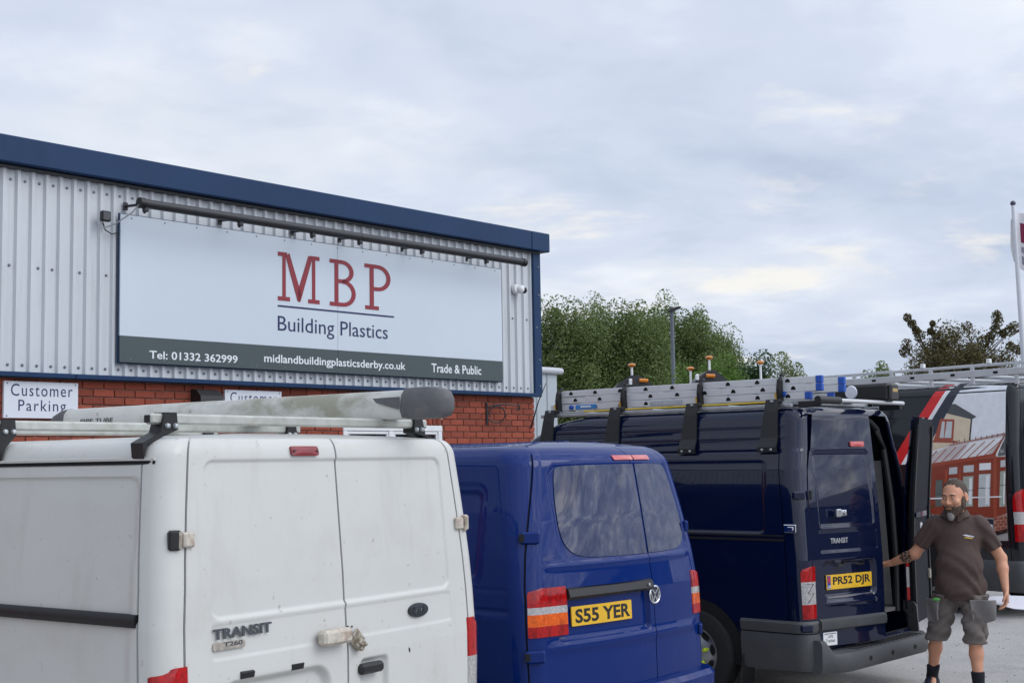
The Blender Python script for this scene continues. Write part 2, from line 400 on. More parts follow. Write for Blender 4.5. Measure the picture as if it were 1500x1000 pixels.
# window
wf = MB()
for a, b, c, d in ((WX0, WX1, WZ1 - .07, WZ1), (WX0, WX1, WZ0, WZ0 + .07), (WX0, WX0 + .07, WZ0 + .0705, WZ1 - .0705), (WX1 - .07, WX1, WZ0 + .0705, WZ1 - .0705), (-2.62, -2.54, WZ0 + .0705, WZ1 - .0705)):
    wf.box(((a + b) / 2, .045, (c + d) / 2), (b - a - .001, .07, d - c), .008)
win = wf.build('window', WHITEP, B)
GLASSD = mat('dark_glass', (0.012, 0.015, 0.02), rough=.04, spec=.6)
for a, b in ((WX0 + .072, -2.622), (-2.538, WX1 - .072)):
    q = MB(); q.box(((a + b) / 2, .055, (WZ0 + WZ1) / 2), (b - a, .02, WZ1 - WZ0 - .145)); q.build('pane', GLASSD, win, smooth=False)
    q = MB(); 
    for c, d, e, f in ((a, b, WZ1 - .105, WZ1 - .072), (a, b, WZ0 + .072, WZ0 + .105), (a, a + .03, WZ0 + .106, WZ1 - .106), (b - .03, b, WZ0 + .106, WZ1 - .106)):
        q.box(((c + d) / 2, .034, (e + f) / 2), (d - c - .002, .03, f - e - .001), .005)
    q.build('sash', WHITEP, win)
for k in range(3):
    q = MB(); q.box((-2.95 + .1 * 0, .043, WZ1 - .14 - k * .05), (.5, .004, .012)); q.build('blind_slat', STEEL, win, smooth=False)

# ---- sign board
SB_OUT = .085
sx0, sz1 = FAC(177, 321, SB_OUT); sx1, sz0 = FAC(737, 556, SB_OUT); sz1 = 4.315; sz0 = 2.895
SIGNW = mat('sign_white', (0.54, 0.60, 0.65), rough=.32, noise=(0.5, .04), coat=.25, coat_rough=.15)
SIGNG = mat('sign_grey', (0.055, 0.075, 0.078), rough=.4, noise=(1, .05))
SIGNR = mat('sign_red', (0.24, 0.022, 0.032), rough=.45)
SIGNN = mat('sign_navy', (0.012, 0.02, 0.09), rough=.45)
TXTW = mat('text_white', (0.72, 0.75, 0.77), rough=.5)
S = empty('shop_sign', BP + BN * SB_OUT + BD * ((sx0 + sx1) / 2) + np.array([0, 0, sz0]), BROT)
tag(S, 'long white sign board with red MBP lettering and grey text band on ribbed wall', 'sign')
scx = (sx0 + sx1) / 2
def s_fn(y0): return lambda a, b, o: (a - scx, y0 - o, b - sz0)
band = sz0 + .252
for a, b in ((sx0, FAC(495, 450, SB_OUT)[0]), (FAC(495, 450, SB_OUT)[0], sx1)):
    q = MB(); q.box(((a + b) / 2 - scx, .012, (band + sz1) / 2 - sz0), (b - a - .003, .02, sz1 - band), .002); q.build('panel', SIGNW, S)
    q = MB(); q.box(((a + b) / 2 - scx, .0115, (band - .002 + sz0) / 2 - sz0), (b - a - .003, .02, band - .002 - sz0), .002); q.build('text_band', SIGNG, S)
q = MB()
q.box((0, .0275, (sz1 - sz0) / 2), (sx1 - sx0 + .02, .01, sz1 - sz0 + .02)); q.build('backing', NAVY, S, smooth=False)
q = MB()
for zz in (.5, 1.0): q.box((0, .05, zz), (sx1 - sx0 - .2, .034, .04))
q.build('mounting_rail', STEEL, S, smooth=False)
q = MB()
for k in range(15):
    for zz in (.03, sz1 - sz0 - .03):
        q.lathe([(0, .004), (.007, .003), (.009, 0)], 8, Matrix.Translation((-(sx1 - sx0) / 2 + .12 + k * (sx1 - sx0 - .24) / 14, .0012, zz)) @ Matrix.Rotation(pi / 2, 4, 'X'))
o = q.build('rivets', SCREW, S); o['kind'] = 'stuff'
def letter(name, polys, x0, x1, z0, z1, m, holes=()):
    fn = s_fn(.0005); q = MB()
    for P in polys: q.prism([(x0 + (x1 - x0) * a, z0 + (z1 - z0) * b) for a, b in P], 0, .0025, fn)
    return q.build(name, m, S, smooth=False)
def rect(a, b, c, d): return [(a, c), (b, c), (b, d), (a, d)]
def ring(cx, cz, ro, ri, a0, a1, n=14, so=1.0, si=1.0):
    out = []
    for k in range(n):
        t0, t1 = radians(a0 + (a1 - a0) * k / n), radians(a0 + (a1 - a0) * (k + 1) / n)
        out.append([(cx + ro[0] * cos(t0), cz + ro[1] * sin(t0)), (cx + ro[0] * cos(t1), cz + ro[1] * sin(t1)), (cx + ri[0] * cos(t1), cz + ri[1] * sin(t1)), (cx + ri[0] * cos(t0), cz + ri[1] * sin(t0))])
    return out
def fbox(p0, p1): 
    a, b = FAC(*p0, SB_OUT), FAC(*p1, SB_OUT); return a[0], b[0]
mz1 = (FAC(407, 371, SB_OUT)[1] + FAC(570, 388, SB_OUT)[1]) / 2; mz0 = (FAC(407, 441, SB_OUT)[1] + FAC(554, 453, SB_OUT)[1]) / 2
a, b = FAC(407, 400, SB_OUT)[0], FAC(468, 400, SB_OUT)[0]
letter('letter_m', [rect(0, .285, 0, .085), rect(.72, 1, 0, .085), rect(0, .22, .915, 1), rect(.76, 1, .915, 1), rect(.105, .185, .085, .915), rect(.815, .895, .085, .915),
                    [(.185, .915), (.27, 1.0), (.555, .17), (.50, .0), (.46, .03)], [(.815, .915), (.73, 1.0), (.46, .20), (.50, .0), (.54, .03)]], a, b, mz0, mz1, SIGNR)
a, b = FAC(483, 410, SB_OUT)[0], FAC(521, 410, SB_OUT)[0]
letter('letter_b', [rect(0, .45, .915, 1), rect(0, .5, 0, .085), rect(.18, .33, .085, .915), rect(.33, .5, .5, .585)] +
       ring(.45, .75, (.47, .25), (.31, .165), 90, -90) + ring(.5, .29, (.5, .29), (.34, .205), 90, -90), a, b, mz0, mz1, SIGNR)
a, b = FAC(534, 410, SB_OUT)[0], FAC(572, 410, SB_OUT)[0]
letter('letter_p', [rect(0, .5, .915, 1), rect(.02, .54, 0, .085), rect(.19, .35, .085, .915), rect(.35, .5, .42, .505)] + ring(.5, .71, (.5, .29), (.34, .205), 90, -90), a, b, mz0, mz1, SIGNR)
a, b = FAC(407, 452, SB_OUT)[0], FAC(577, 462, SB_OUT)[0]
zl = (FAC(407, 450, SB_OUT)[1] + FAC(577, 462, SB_OUT)[1]) / 2
letter('underline', [rect(0, 1, 0, 1)], a, b, zl - .009, zl + .009, SIGNN)
a, b = FAC(407, 480, SB_OUT)[0], FAC(568, 480, SB_OUT)[0]
z1 = (FAC(410, 464, SB_OUT)[1] + FAC(510, 470, SB_OUT)[1]) / 2; z0 = FAC(487, 497, SB_OUT)[1]
text('lettering', 'Building Plastics', a, b, z0, z1, s_fn(.001), SIGNN, S, bold=.0, thick=.0015)
def band_text(s, p0, p1, py0, py1, bold=.012):
    a, z1_ = FAC(p0, py0, SB_OUT); b, z0_ = FAC(p1, py1, SB_OUT)
    text('lettering', s, a, b, z0_, z1_, s_fn(.001), TXTW, S, bold=bold, thick=.0015)
band_text('Tel: 01332 362999', 219, 348, 513, 532)
band_text('midlandbuildingplasticsderby.co.uk', 387, 594, 518, 545)
band_text('Trade & Public', 632, 705, 532, 549)

# ---- tube light above the sign
y_ = .36
ta = FAC(205, 303, y_); tb = FAC(768, 380, y_); tz = (ta[1] + tb[1]) / 2
T = empty('tube_light', BP + BD * ((ta[0] + tb[0]) / 2) + np.array([0, 0, tz]) + BN * y_, BROT)
tag(T, 'long thin black tube light on arms above the white sign board', 'light')
hl = (tb[0] - ta[0]) / 2
for a, b in ((-hl, .0), (.004, hl)):
    q = MB(); q.tube([(a, 0, 0), (b, 0, 0)], .045, 14); q.build('tube', DARKM, T)
q = MB(); q.tube([(-hl - .012, 0, 0), (-hl + .05, 0, 0)], .052, 14); q.build('end_cap', BLACKP, T)
q = MB(); q.tube([(hl - .05, 0, 0), (hl + .012, 0, 0)], .052, 14); q.build('end_cap', BLACKP, T)
for px in (213, 352, 458, 527, 618, 712):
    xx = FAC(px, 330, y_)[0] - (ta[0] + tb[0]) / 2
    q = MB(); q.box((xx, 0, -.055), (.05, .05, .05), .008); q.tube([(xx, 0, -.06), (xx, .012, -.085), (xx, .03, -.075)], .012, 8); q.tube([(xx, .02, .0), (xx, .33, .02)], .014, 8); q.box((xx, .335, .02), (.05, .012, .08), .003)
    q.build('bracket', DARKM, T)
q = MB()
p0 = (-hl, 0, 0); q.tube([(-hl, .0, -.01), (-hl - .06, .05, -.10), (-hl - .16, .16, -.20), (-hl - .24, .25, -.24), (-hl - .27, .30, -.16)], .007, 6); q.build('cable', STEEL, T)
# ---- floodlight box at the left of the sign
fx, fz = FAC(154, 317, .1)
o = empty('flood_light', BP + BD * fx + BN * .03 + np.array([0, 0, fz]), BROT); tag(o, 'small black square flood light with trailing cable on ribbed wall', 'light')
q = MB(); q.box((0, -.075, 0), (.10, .05, .10), .012); q.build('housing', BLACKP, o)
q = MB(); q.box((0, -.103, 0), (.08, .006, .08), .002); q.build('lens', GLASSD, o)
q = MB(); q.box((0, -.025, .0), (.03, .05, .03), .004); q.build('bracket', BLACKP, o)
q = MB(); q.tube([(.0, -.03, -.05), (.03, -.025, -.12), (.10, -.025, -.15), (.17, -.03, -.13), (.2, -.03, -.11)], .006, 6); q.build('cable', BLACKP, o)
# ---- CCTV dome camera
cx_, cz_ = FAC(764, 423, .12)
o = empty('security_camera', BP + BD * cx_ + BN * .03 + np.array([0, 0, cz_]), BROT); tag(o, 'round white dome security camera beside the navy corner trim', 'camera')
q = MB(); q.lathe([(0, -.0), (.062, 0), (.064, .012), (.055, .05), (.0, .052)], 24, Matrix.Translation((-.03, 0, 0)) @ Matrix.Rotation(pi / 2, 4, 'X')); q.build('base', WHITEP, o)
q = MB(); q.sphere((.005, -.075, -.005), .056, 18, 12); q.build('ball', WHITEP, o)
q = MB(); q.lathe([(.0, .03), (.03, .028), (.038, .015), (.042, 0)], 18, Matrix.Translation((.03, -.105, -.018)) @ Matrix.Rotation(radians(-38), 4, 'Z') @ Matrix.Rotation(radians(98), 4, 'X')); q.build('lens', GLASSD, o)
# ---- customer parking signs
def parking(x0, x1, z0, z1, label):
    o = empty('parking_sign', BP + BD * ((x0 + x1) / 2) + BN * -.0 + np.array([0, 0, z0]), BROT); w = x1 - x0; h = z1 - z0
    tag(o, label, 'sign', 'customer parking signs on the brick base')
    q = MB(); q.box((0, -.003, h / 2), (w, .03, h), .003); q.build('board', mat('parking_white', (0.66, 0.69, 0.73), .35, noise=(2, .04)), o)
    fn = lambda a, b, off: (a - w / 2, -.0185 - off, b)
    text('lettering', 'Customer', w * .09, w * .92, h * .60, h * .93, fn, SIGNN, o, space=1.18, thick=.0008)
    text('lettering', 'Parking', w * .19, w * .83, h * .10, h * .50, fn, SIGNN, o, space=1.18, thick=.0008)
    q = MB()
    for a in (-.46, .46):
        for b in (.06, .94): q.lathe([(0, .004), (.006, .003), (.008, 0)], 8, Matrix.Translation((w * a, -.0182, h * b)) @ Matrix.Rotation(pi / 2, 4, 'X'))
    s2 = q.build('screws', SCREW, o); s2['kind'] = 'stuff'
pa, pb = FAC(4, 585, 0)[0], FAC(113, 585, 0)[0]
parking(pa, pb, 2.355, 2.685, 'Customer Parking sign beside bare brickwork, wholly in view above the white van')
pa, pb = FAC(328, 580, 0)[0], FAC(411, 580, 0)[0]
parking(pa, pb, 2.355, 2.675, 'Customer Parking sign half hidden by the pipe tube, next to the wall lamp')
# ---- wall lamp
la, lb = FAC(282, 580, 0)[0], FAC(312, 580, 0)[0]; lc = (la + lb) / 2; lw = lb - la
o = empty('wall_lamp', BP + BD * lc + np.array([0, 0, 2.40]), BROT); tag(o, 'white wall lamp with black hood on brick beside a parking sign', 'lamp')
q = MB(); q.prism([(0.01, .0), (-.10, .0), (-.14, .05), (-.14, .14), (.01, .14)], -lw / 2, lw / 2, lambda a, b, t: (t, a, b)); q.build('lens_body', mat('lamp_white', (.6, .62, .62), .35), o, smooth=False)
q = MB(); q.prism([(0.01, .142), (-.16, .142), (-.15, .20), (-.08, .26), (.01, .27)], -lw / 2 - .012, lw / 2 + .012, lambda a, b, t: (t, a, b)); q.build('hood', BLACKP, o, smooth=False)
# ---- basket bracket
bx, bz1 = FAC(713, 589, 0); bz0 = FAC(713, 622, 0)[1]; bw = FAC(745, 592, 0)[0] - bx
o = empty('basket_bracket', BP + BD * bx + BN * -.005 + np.array([0, 0, bz0]), BROT); tag(o, 'curled black wrought iron hanging bracket on the brick wall', 'bracket')
h = bz1 - bz0; A_ = radians(28)
def br_pt(u, v): return (u * cos(A_) , -.012 - u * sin(A_) * 1.0, v)
q = MB(); q.box((0, -.008, h / 2), (.03, .012, h), .003); q.build('back_plate', DARKM, o)
q = MB(); n_ = 26
q.tube([br_pt(bw * t, h * .80 - .0 + h * .10 * sin(t * pi * .9)) for t in np.linspace(0, 1, 10)] + [br_pt(bw * (1.0 + .05 * sin(a)), h * .83 + bw * .09 * (1 - cos(a)) * -1 + .02) for a in np.linspace(.3, 4.5, 9)], .009, 7); q.build('arm', DARKM, o)
q = MB(); q.tube([br_pt(.01 + bw * .28 + bw * .27 * cos(a) * (1 - .10 * a / 3), h * .48 + bw * .25 * sin(a) * (1 - .10 * a / 3)) for a in np.linspace(-2.6, 3.6, 24)], .008, 7); q.build('scroll', DARKM, o)

# ------------------------------------------------------------------ pale unit behind the corner
un = at(800, 600, 24.0); un[2] = 0
U = empty('storage_unit', un, BROT); tag(U, 'small pale ribbed storage unit seen past the corner of the building', 'building')
UZ = float(at(800, 541, 24.0)[2])
q = MB()
for k in range(14): q.box((.34 - k * .30 - .15, 1.5, UZ / 2 - .03), (.285, 3.0, UZ - .06), .015)
q.build('wall_panel', mat('unit_white', (0.40, 0.44, 0.47), .45, noise=(1, .06)), U)
q = MB(); q.tube([(-4, -.03, UZ - .02), (.42, -.03, UZ - .02)], .06, 10); q.box((-1.8, 1.5, UZ + .012), (4.4, 3.1, .06), .02); q.build('roof', mat('unit_roof_pale', (.46, .48, .50), .5), U)

# ------------------------------------------------------------------ unit off to the right, mirrored in the van windows
O = empty('opposite_unit', (56, 8, 0), 0); tag(O, 'long dark grey industrial unit across the yard, mirrored in the van windows', 'building')
q = MB(); q.box((0, 0, 2.4), (10, 44, 4.8)); q.build('wall', mat('unit_dark', (0.10, 0.11, 0.125), .6, noise=(.5, .1)), O, smooth=False)
q = MB(); q.prism([(-5.4, 4.8), (5.4, 4.8), (5.4, 5.0), (0, 6.6), (-5.4, 5.0)], -22.3, 22.3, lambda a, b, t: (a, t, b)); q.build('roof', mat('unit_roof', (.08, .085, .095), .6), O, smooth=False)
for k in range(7):
    q = MB(); q.box((-5.02, -18 + 6 * k, 1.8), (.06, 3.4, 3.6), .01); q.build('shutter_door', mat('shutter', (.17, .18, .2), .5), O)
# ------------------------------------------------------------------ van shells: lofted by height, features pressed in
def tab(*p):
    xs = [q[0] for q in p]; ys = [q[1] for q in p]
    return lambda z: np.interp(z, xs, ys)
def smooth01(t): t = np.clip(t, 0, 1); return t * t * (3 - 2 * t)
def recess(a, z, x0, x1, z0, z1, r, depth, soft=.018):
    qx = np.abs(a - (x0 + x1) / 2) - (x1 - x0) / 2 + r; qz = np.abs(z - (z0 + z1) / 2) - (z1 - z0) / 2 + r
    d = np.hypot(np.maximum(qx, 0), np.maximum(qz, 0)) + np.minimum(np.maximum(qx, qz), 0) - r
    return -depth * smooth01(-d / soft)
def ridge(d, width, amp): return amp * np.exp(-(d / width) ** 2)
class Van:
    def __init__(s, name, X, Y, a, hw, xr, xf, rc, bow, zt, R, z0, Lb, kr=.6, crown=.03):
        s.a = radians(a); s.F = np.array([-sin(s.a), cos(s.a), 0]); s.Lft = np.array([-cos(s.a), -sin(s.a), 0]); s.P = np.array([X, Y, 0.0])
        s.hw, s.xr, s.xf, s.rc, s.bow, s.zt, s.R, s.z0, s.Lb, s.kr, s.crown = hw, xr, xf, rc, bow, zt, R, z0, Lb, kr, crown
        s.root = empty(name, s.P, s.a + pi / 2)
    def ins(s, z):
        t = np.clip((np.asarray(z, float) - (s.zt - s.R)) / s.R, 0, .9999); return s.R * (1 - np.sqrt(1 - t * t))
    def dims(s, z):
        i = s.ins(z); Wd = s.hw(z) - i; r = np.maximum(s.rc(z) - i * .4, .03); X0 = s.xr(z) + i * s.kr; return Wd, r, X0
    def rear(s, y, z, off=0.0):
        Wd, r, X0 = s.dims(z); c = Wd - r; ay = abs(y); sg = 1 if y >= 0 else -1
        if ay <= c: return (float(X0 + s.bow * (ay / c) ** 2 - off), float(y), float(z))
        t = min((ay - c) / r, .999); nx, ny = -sqrt(1 - t * t), t
        return (float(X0 + s.bow + r + nx * (r + off)), float(sg * (c + ny * (r + off))), float(z))
    def side(s, x, z, off=0.0, sg=1):
        Wd, r, X0 = s.dims(z); xa = X0 + s.bow + r
        if x >= xa: return (float(x), float(sg * (Wd + off)), float(z))
        t = min((xa - x) / r, .999); ny = sqrt(1 - t * t)
        return (float(xa - t * (r + off)), float(sg * (Wd - r + ny * (r + off))), float(z))
    def corner(s, ang, z, off=0.0):
        """ang 0 = side, 90 = rear, on the left rear corner"""
        Wd, r, X0 = s.dims(z); t = radians(ang)
        return (float(X0 + s.bow + r - sin(t) * (r + off)), float(Wd - r + cos(t) * (r + off)), float(z))
    def pr(s, px, py, x0=0.0):
        """photo pixel -> (y, z) on the rear plane x = x0"""
        d = ray(px, py); n = s.F; t = np.dot(s.P + s.F * x0 - CAM, n) / np.dot(d, n); q = CAM + t * d - s.P
        return float(q @ s.Lft), float(q[2])
    def ps(s, px, py, y0):
        d = ray(px, py); n = s.Lft; t = np.dot(s.P + s.Lft * y0 - CAM, n) / np.dot(d, n); q = CAM + t * d - s.P
        return float(q @ s.F), float(q[2])
    def grid(s, side_x, rear_q, zs, disp, gaps_side=(), gaps_rear=(), gaps_z=(), nfront=14, narc=9, gaps_arc=(), gw=.0036, arcwarp=None):
        """returns dict: P (R,C,3), region (C), coord arrays A,Z; gap flags per face"""
        cols = []                                    # (region, value, gapflag)
        def with_gaps(vals, gaps, rev):
            out = [(v, 0) for v in vals if all(abs(v - g_) > gw + .003 for g_ in gaps)]
            for g_ in gaps: out += [(g_ - gw - .001, 0), (g_ - gw, 1), (g_ + gw, 1), (g_ + gw + .001, 0)]
            return sorted(out, key=lambda q: -q[0] if rev else q[0])
        for v, gflag in with_gaps(side_x, gaps_side, True): cols.append((0, v, gflag))
        arcl = [(90.0 * k / narc, 0) for k in range(1, narc) if all(abs(90.0 * k / narc - g_) > 4 for g_ in gaps_arc)]
        for g_ in gaps_arc: arcl += [(g_ - 2.2, 0), (g_ - 1.7, 1), (g_ + 1.7, 1), (g_ + 2.2, 0)]
        for v, gflag in sorted(arcl): cols.append((1, v, gflag))
        for v, gflag in with_gaps(rear_q, gaps_rear, True): cols.append((2, v, gflag))
        for k in range(1, narc): cols.append((3, 90.0 - 90.0 * k / narc, 0))
        for v in sorted(side_x)[::6] + [max(side_x)]: cols.append((4, v, 0))
        for k in range(1, nfront): cols.append((5, -1 + 2.0 * k / nfront, 0))
        rows = [(v, 0) for v in zs if all(abs(v - g_) > .006 for g_ in gaps_z)]
        for g_ in gaps_z: rows += [(g_ - .0045, 0), (g_ - .0036, 1), (g_ + .0036, 1), (g_ + .0045, 0)]
        rows.sort()
        zr = [q[0] for q in rows if q[0] < s.zt - s.R - .002] 
        rg = [q[1] for q in rows if q[0] < s.zt - s.R - .002]
        for k in range(11): zr.append(s.zt - s.R + s.R * sin(pi / 2 * k / 10.3)); rg.append(0)
        zr = np.array(zr); C = len(cols); Rn = len(zr)
        Wd, r, X0 = s.dims(zr); Wd0, r0, X00 = s.dims(np.array([s.z0]))
        xa = X0 + s.bow + r; xa0 = X00[0] + s.bow + r0[0]; X1 = s.xf(zr) - s.ins(zr)
        P = np.zeros((Rn, C, 3)); N = np.zeros((Rn, C, 2)); A = np.zeros((Rn, C)); reg = np.array([c[0] for c in cols]); xmax = max(side_x)
        rfr = .35
        for j, (rg_, v, gf) in enumerate(cols):
            if rg_ in (0, 4):
                sh = (xa - xa0) * max(0.0, 1 - (v - xa0) / .7)
                x = v + sh
                xe = X1 - rfr
                if v > s.Lb: x = s.Lb + (xe - s.Lb) * (v - s.Lb) / (xmax - s.Lb)
                sg = 1 if rg_ == 0 else -1
                P[:, j, 0] = x; P[:, j, 1] = sg * Wd; N[:, j] = (0, sg); A[:, j] = x
            elif rg_ in (1, 3):
                t = radians(v); sg = 1 if rg_ == 1 else -1
                if arcwarp is not None and rg_ == 1: t = np.radians(v + arcwarp(zr) * sin(pi * v / 90))
                P[:, j, 0] = xa - np.sin(t) * r; P[:, j, 1] = sg * (Wd - r + np.cos(t) * r); N[:, j, 0] = -np.sin(t); N[:, j, 1] = sg * np.cos(t); A[:, j] = v
            elif rg_ == 2:
                P[:, j, 0] = X0 + s.bow * v * v; P[:, j, 1] = v * (Wd - r); N[:, j] = (-1, 0); A[:, j] = P[:, j, 1]
            else:
                t = (v + 1) / 2 * pi - pi / 2          # -90 .. 90
                P[:, j, 0] = X1 - rfr + rfr * abs(cos(t)) ** .6; P[:, j, 1] = Wd * np.sign(sin(t)) * abs(sin(t)) ** .55; A[:, j] = v
        Z = np.repeat(zr[:, None], C, 1); P[:, :, 2] = Z
        D = disp(reg, A, Z, np.array([c[1] for c in cols]))
        gapc = np.array([c[2] for c in cols]); gaprow = np.array(rg)
        s._cols, s._zr = cols, zr
        return P, N, A, Z, reg, D, gapc, gaprow, cols, zr
    def finish(s, G, gapmask, part_of, mats, depth=.012, parent=None, xm=2.2):
        """gapmask(reg, A, Z, gapc, gaprow)-> bool grid of sunk vertices; part_of(reg,a,z)-> ids (int); mats[id]=(name, [paint, gapmat])"""
        P, N, A, Z, reg, D, gapc, gaprow, cols, zr = G
        gm = gapmask(np.broadcast_to(reg, A.shape), A, Z, np.broadcast_to(gapc, A.shape), np.broadcast_to(gaprow[:, None], A.shape))
        D = D - depth * gm
        P = P.copy(); P[:, :, 0] += N[:, :, 0] * D; P[:, :, 1] += N[:, :, 1] * D
        # roof cap rows
        last = P[-1]; caps = []
        for t in (.12, .35, .65, 1.0):
            q = last.copy(); q[:, 1] *= (1 - t); q[:, 0] = q[:, 0] + (np.clip(q[:, 0], s.xr(s.zt) + .5, xm + 1.5) - q[:, 0]) * (t * .6 + .4 * t * t)
            q[:, 2] += s.crown * (1 - (1 - t) ** 2); caps.append(q)
        Pall = np.concatenate([P, np.array(caps)], 0); Rn, C = Pall.shape[:2]
        ii, jj = np.meshgrid(np.arange(Rn - 1), np.arange(C), indexing='ij'); jn = (jj + 1) % C
        F = np.stack([ii * C + jj, ii * C + jn, (ii + 1) * C + jn, (ii + 1) * C + jj], -1).reshape(-1, 4)
        Rf = P.shape[0]
        ir = np.minimum(ii, Rf - 1); ir2 = np.minimum(ii + 1, Rf - 1)
        fz = (Z[ir, jj] + Z[ir2, jj]) / 2; fa = (A[ir, jj] + A[ir, jn]) / 2
        fr = np.where(reg[jj] == reg[jn], reg[jj], np.maximum(reg[jj], reg[jn]))
        cross = reg[jj] != reg[jn]
        # faces that bridge two regions are filed under the corner
        fr = np.where(cross & (np.minimum(reg[jj], reg[jn]) == 0) & (np.maximum(reg[jj], reg[jn]) == 1), 1, fr)
        fr = np.where(cross & (np.minimum(reg[jj], reg[jn]) == 1) & (np.maximum(reg[jj], reg[jn]) == 2), 1, fr)
        fr = np.where(cross & (np.minimum(reg[jj], reg[jn]) == 2) & (np.maximum(reg[jj], reg[jn]) == 3), 3, fr)
        roof = ii >= Rf - 1
        sunk = (gm[ir, jj].astype(int) + gm[ir, jn] + gm[ir2, jj] + gm[ir2, jn] >= 3) & ~roof
        pid = part_of(fr, fa, fz, roof).reshape(-1); sunk = sunk.reshape(-1)
        V = Pall.reshape(-1, 3); out = {}
        for k in np.unique(pid):
            if k < 0: continue
            sel = pid == k; Fk = F[sel]; used, inv = np.unique(Fk, return_inverse=True)
            nm, ml = mats[int(k)]
            me = raw_mesh(nm, V[used].tolist(), inv.reshape(-1, 4).tolist(), ml, sunk[sel].astype(int), True, 50)
            out[int(k)] = link(nm, me, parent or s.root)
        return out
    def band(s, mb, path, prof):
        """path: list of ('s',x) / ('c',ang) / ('r',y) points; prof: list of (z, off)"""
        V = []; F = []; n = len(prof)
        for kind, v in path:
            for z, off in prof:
                V.append(s.side(v, z, off) if kind == 's' else s.corner(v, z, off) if kind == 'c' else s.rear(v, z, off) if kind == 'r' else s.side(v, z, off, -1))
        for i in range(len(path) - 1):
            for k in range(n - 1): F.append((i * n + k, (i + 1) * n + k, (i + 1) * n + k + 1, i * n + k + 1))
        m = len(path) - 1
        F.append(tuple(range(n))); F.append(tuple(m * n + k for k in range(n - 1, -1, -1)))
        return mb.add(V, F)

RUBBER = mat('tyre_rubber', (0.014, 0.014, 0.014), rough=.8, noise=(30, .2))
ALLOY = mat('wheel_silver', (0.34, 0.35, 0.36), rough=.35, metal=.6, noise=(8, .15))
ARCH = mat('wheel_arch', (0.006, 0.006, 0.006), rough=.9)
def wheel(parent, x, y, r=.335, w=.2, cover=True, nuts=None):
    o = link('wheel', None, parent, (x, y, r)) if False else None
    sg = 1 if y > 0 else -1
    M = Matrix.Translation((x, y, r)) @ Matrix.Rotation(-sg * pi / 2, 4, 'X')
    q = MB(); h = w / 2
    q.lathe([(r * .60, -h), (r * .8, -h * 1.05), (r * .96, -h * .9), (r, -h * .6)] + [(r - (.006 if k % 2 else 0), -h * .6 + h * 1.2 * k / 9) for k in range(1, 9)] + [(r, h * .6), (r * .96, h * .9), (r * .8, h * 1.05), (r * .63, h), (r * .60, h * .7)], 48, M)
    t = q.build('wheel', RUBBER, parent)
    q = MB(); q.lathe([(r * .62, h * .75), (r * .60, h * .98), (r * .56, h * .9), (r * .50, h * .55), (r * .36, h * .72), (r * .28, h * .95), (r * .16, h * 1.0), (0, h * 1.0)], 40, M)
    rim = q.build('rim', ALLOY, t)
    for k in range(8):
        q = MB(); a = 2 * pi * k / 8 + .2; mm = M @ Matrix.Rotation(a, 4, 'Z') @ Matrix.Translation((r * .455, 0, h * .66))
        V = [mm @ Vector((.022 * cos(b), .045 * sin(b), .012)) for b in np.linspace(0, 2 * pi, 13)[:-1]]; q.add(V, [tuple(range(12))]); q.build('slot', ARCH, t)
    if nuts:
        for k in range(6):
            a = 2 * pi * k / 6 + .3; mm = M @ Matrix.Rotation(a, 4, 'Z') @ Matrix.Translation((r * .30, 0, h * .96))
            q = MB(); q.lathe([(0, .026), (.013, .025), (.017, .0)], 10, mm); q.prism([(.014, -.016), (.044, 0), (.014, .016)], .0, .008, lambda a_, b_, t_: mm @ Vector((a_, b_, t_)))
            q.build('nut_pointer', nuts, t)
    return t
def plate(van, name, txt, y, z, w, h, off, m, tilt=0.0, parent=None, band=False, fn=None, bolts=True):
    fn = fn or (lambda a, b, o: van.rear(a, b, off + o)); parent = parent or van.root
    q = MB(); patch(q, rrect(y - w / 2, y + w / 2, z - h / 2, z + h / 2, .006), fn, .006, 2, .008, .3)
    o = q.build(name, m, parent)
    # in the rear view, left of the picture is +y
    f2 = lambda a, b, t: fn(y + w / 2 - a, z - h / 2 + b, .0072 + t)
    lo = .075 if band else .035
    if txt: text('registration', txt, w * lo + (.03 if band else .01), w * .965, h * .14, h * .86, f2, BLACKP, o, bold=.028)
    if band:
        q = MB(); patch(q, rrect(y + w / 2 - .045, y + w / 2 - .006, z - h / 2 + .006, z + h / 2 - .006, .004), fn, .0066, 2, .001, .3); q.build('country_band', mat('plate_blue', (.02, .04, .25), .4), o)
        fl = MB(); yc, zc = y + w / 2 - .0255, z + .018
        f3 = lambda a, b, t: fn(yc - a, zc + b, .0072 + t)
        for R_ in ((-.016, .016, -.004, .004), (-.004, .004, -.024, .024)): fl.add([f3(a, b, 0) for a, b in ((R_[0], R_[2]), (R_[1], R_[2]), (R_[1], R_[3]), (R_[0], R_[3]))], [(0, 1, 2, 3)])
        for sg in (1, -1): fl.add([f3(a, b, -.0002) for a, b in ((-.016, -.024 * sg), (-.011, -.024 * sg), (.016, .024 * sg), (.011, .024 * sg))], [(0, 1, 2, 3)])
        fl.build('flag', mat('flag_red', (.5, .03, .04), .4), o, smooth=False)
        text('country_code', 'GB', w - (w - .010), w - (w - .042), h * .10, h * .30, f2, TXTW, o, bold=.01)
    return o
YELLOW = mat('plate_yellow', (0.72, 0.42, 0.02), rough=.35, noise=(6, .08), coat=.3)
RED = mat('lamp_red', (0.36, 0.004, 0.005), rough=.12, coat=.6, spec=.2, noise=(55, .45), bump=(60, .1, .004), grime=[(22, .5, .62, (.14, .002, .002), .6, (1, 1, .3))])
REDD = mat('lamp_red_dark', (0.20, 0.012, 0.016), rough=.3, noise=(20, .2), coat=.5)
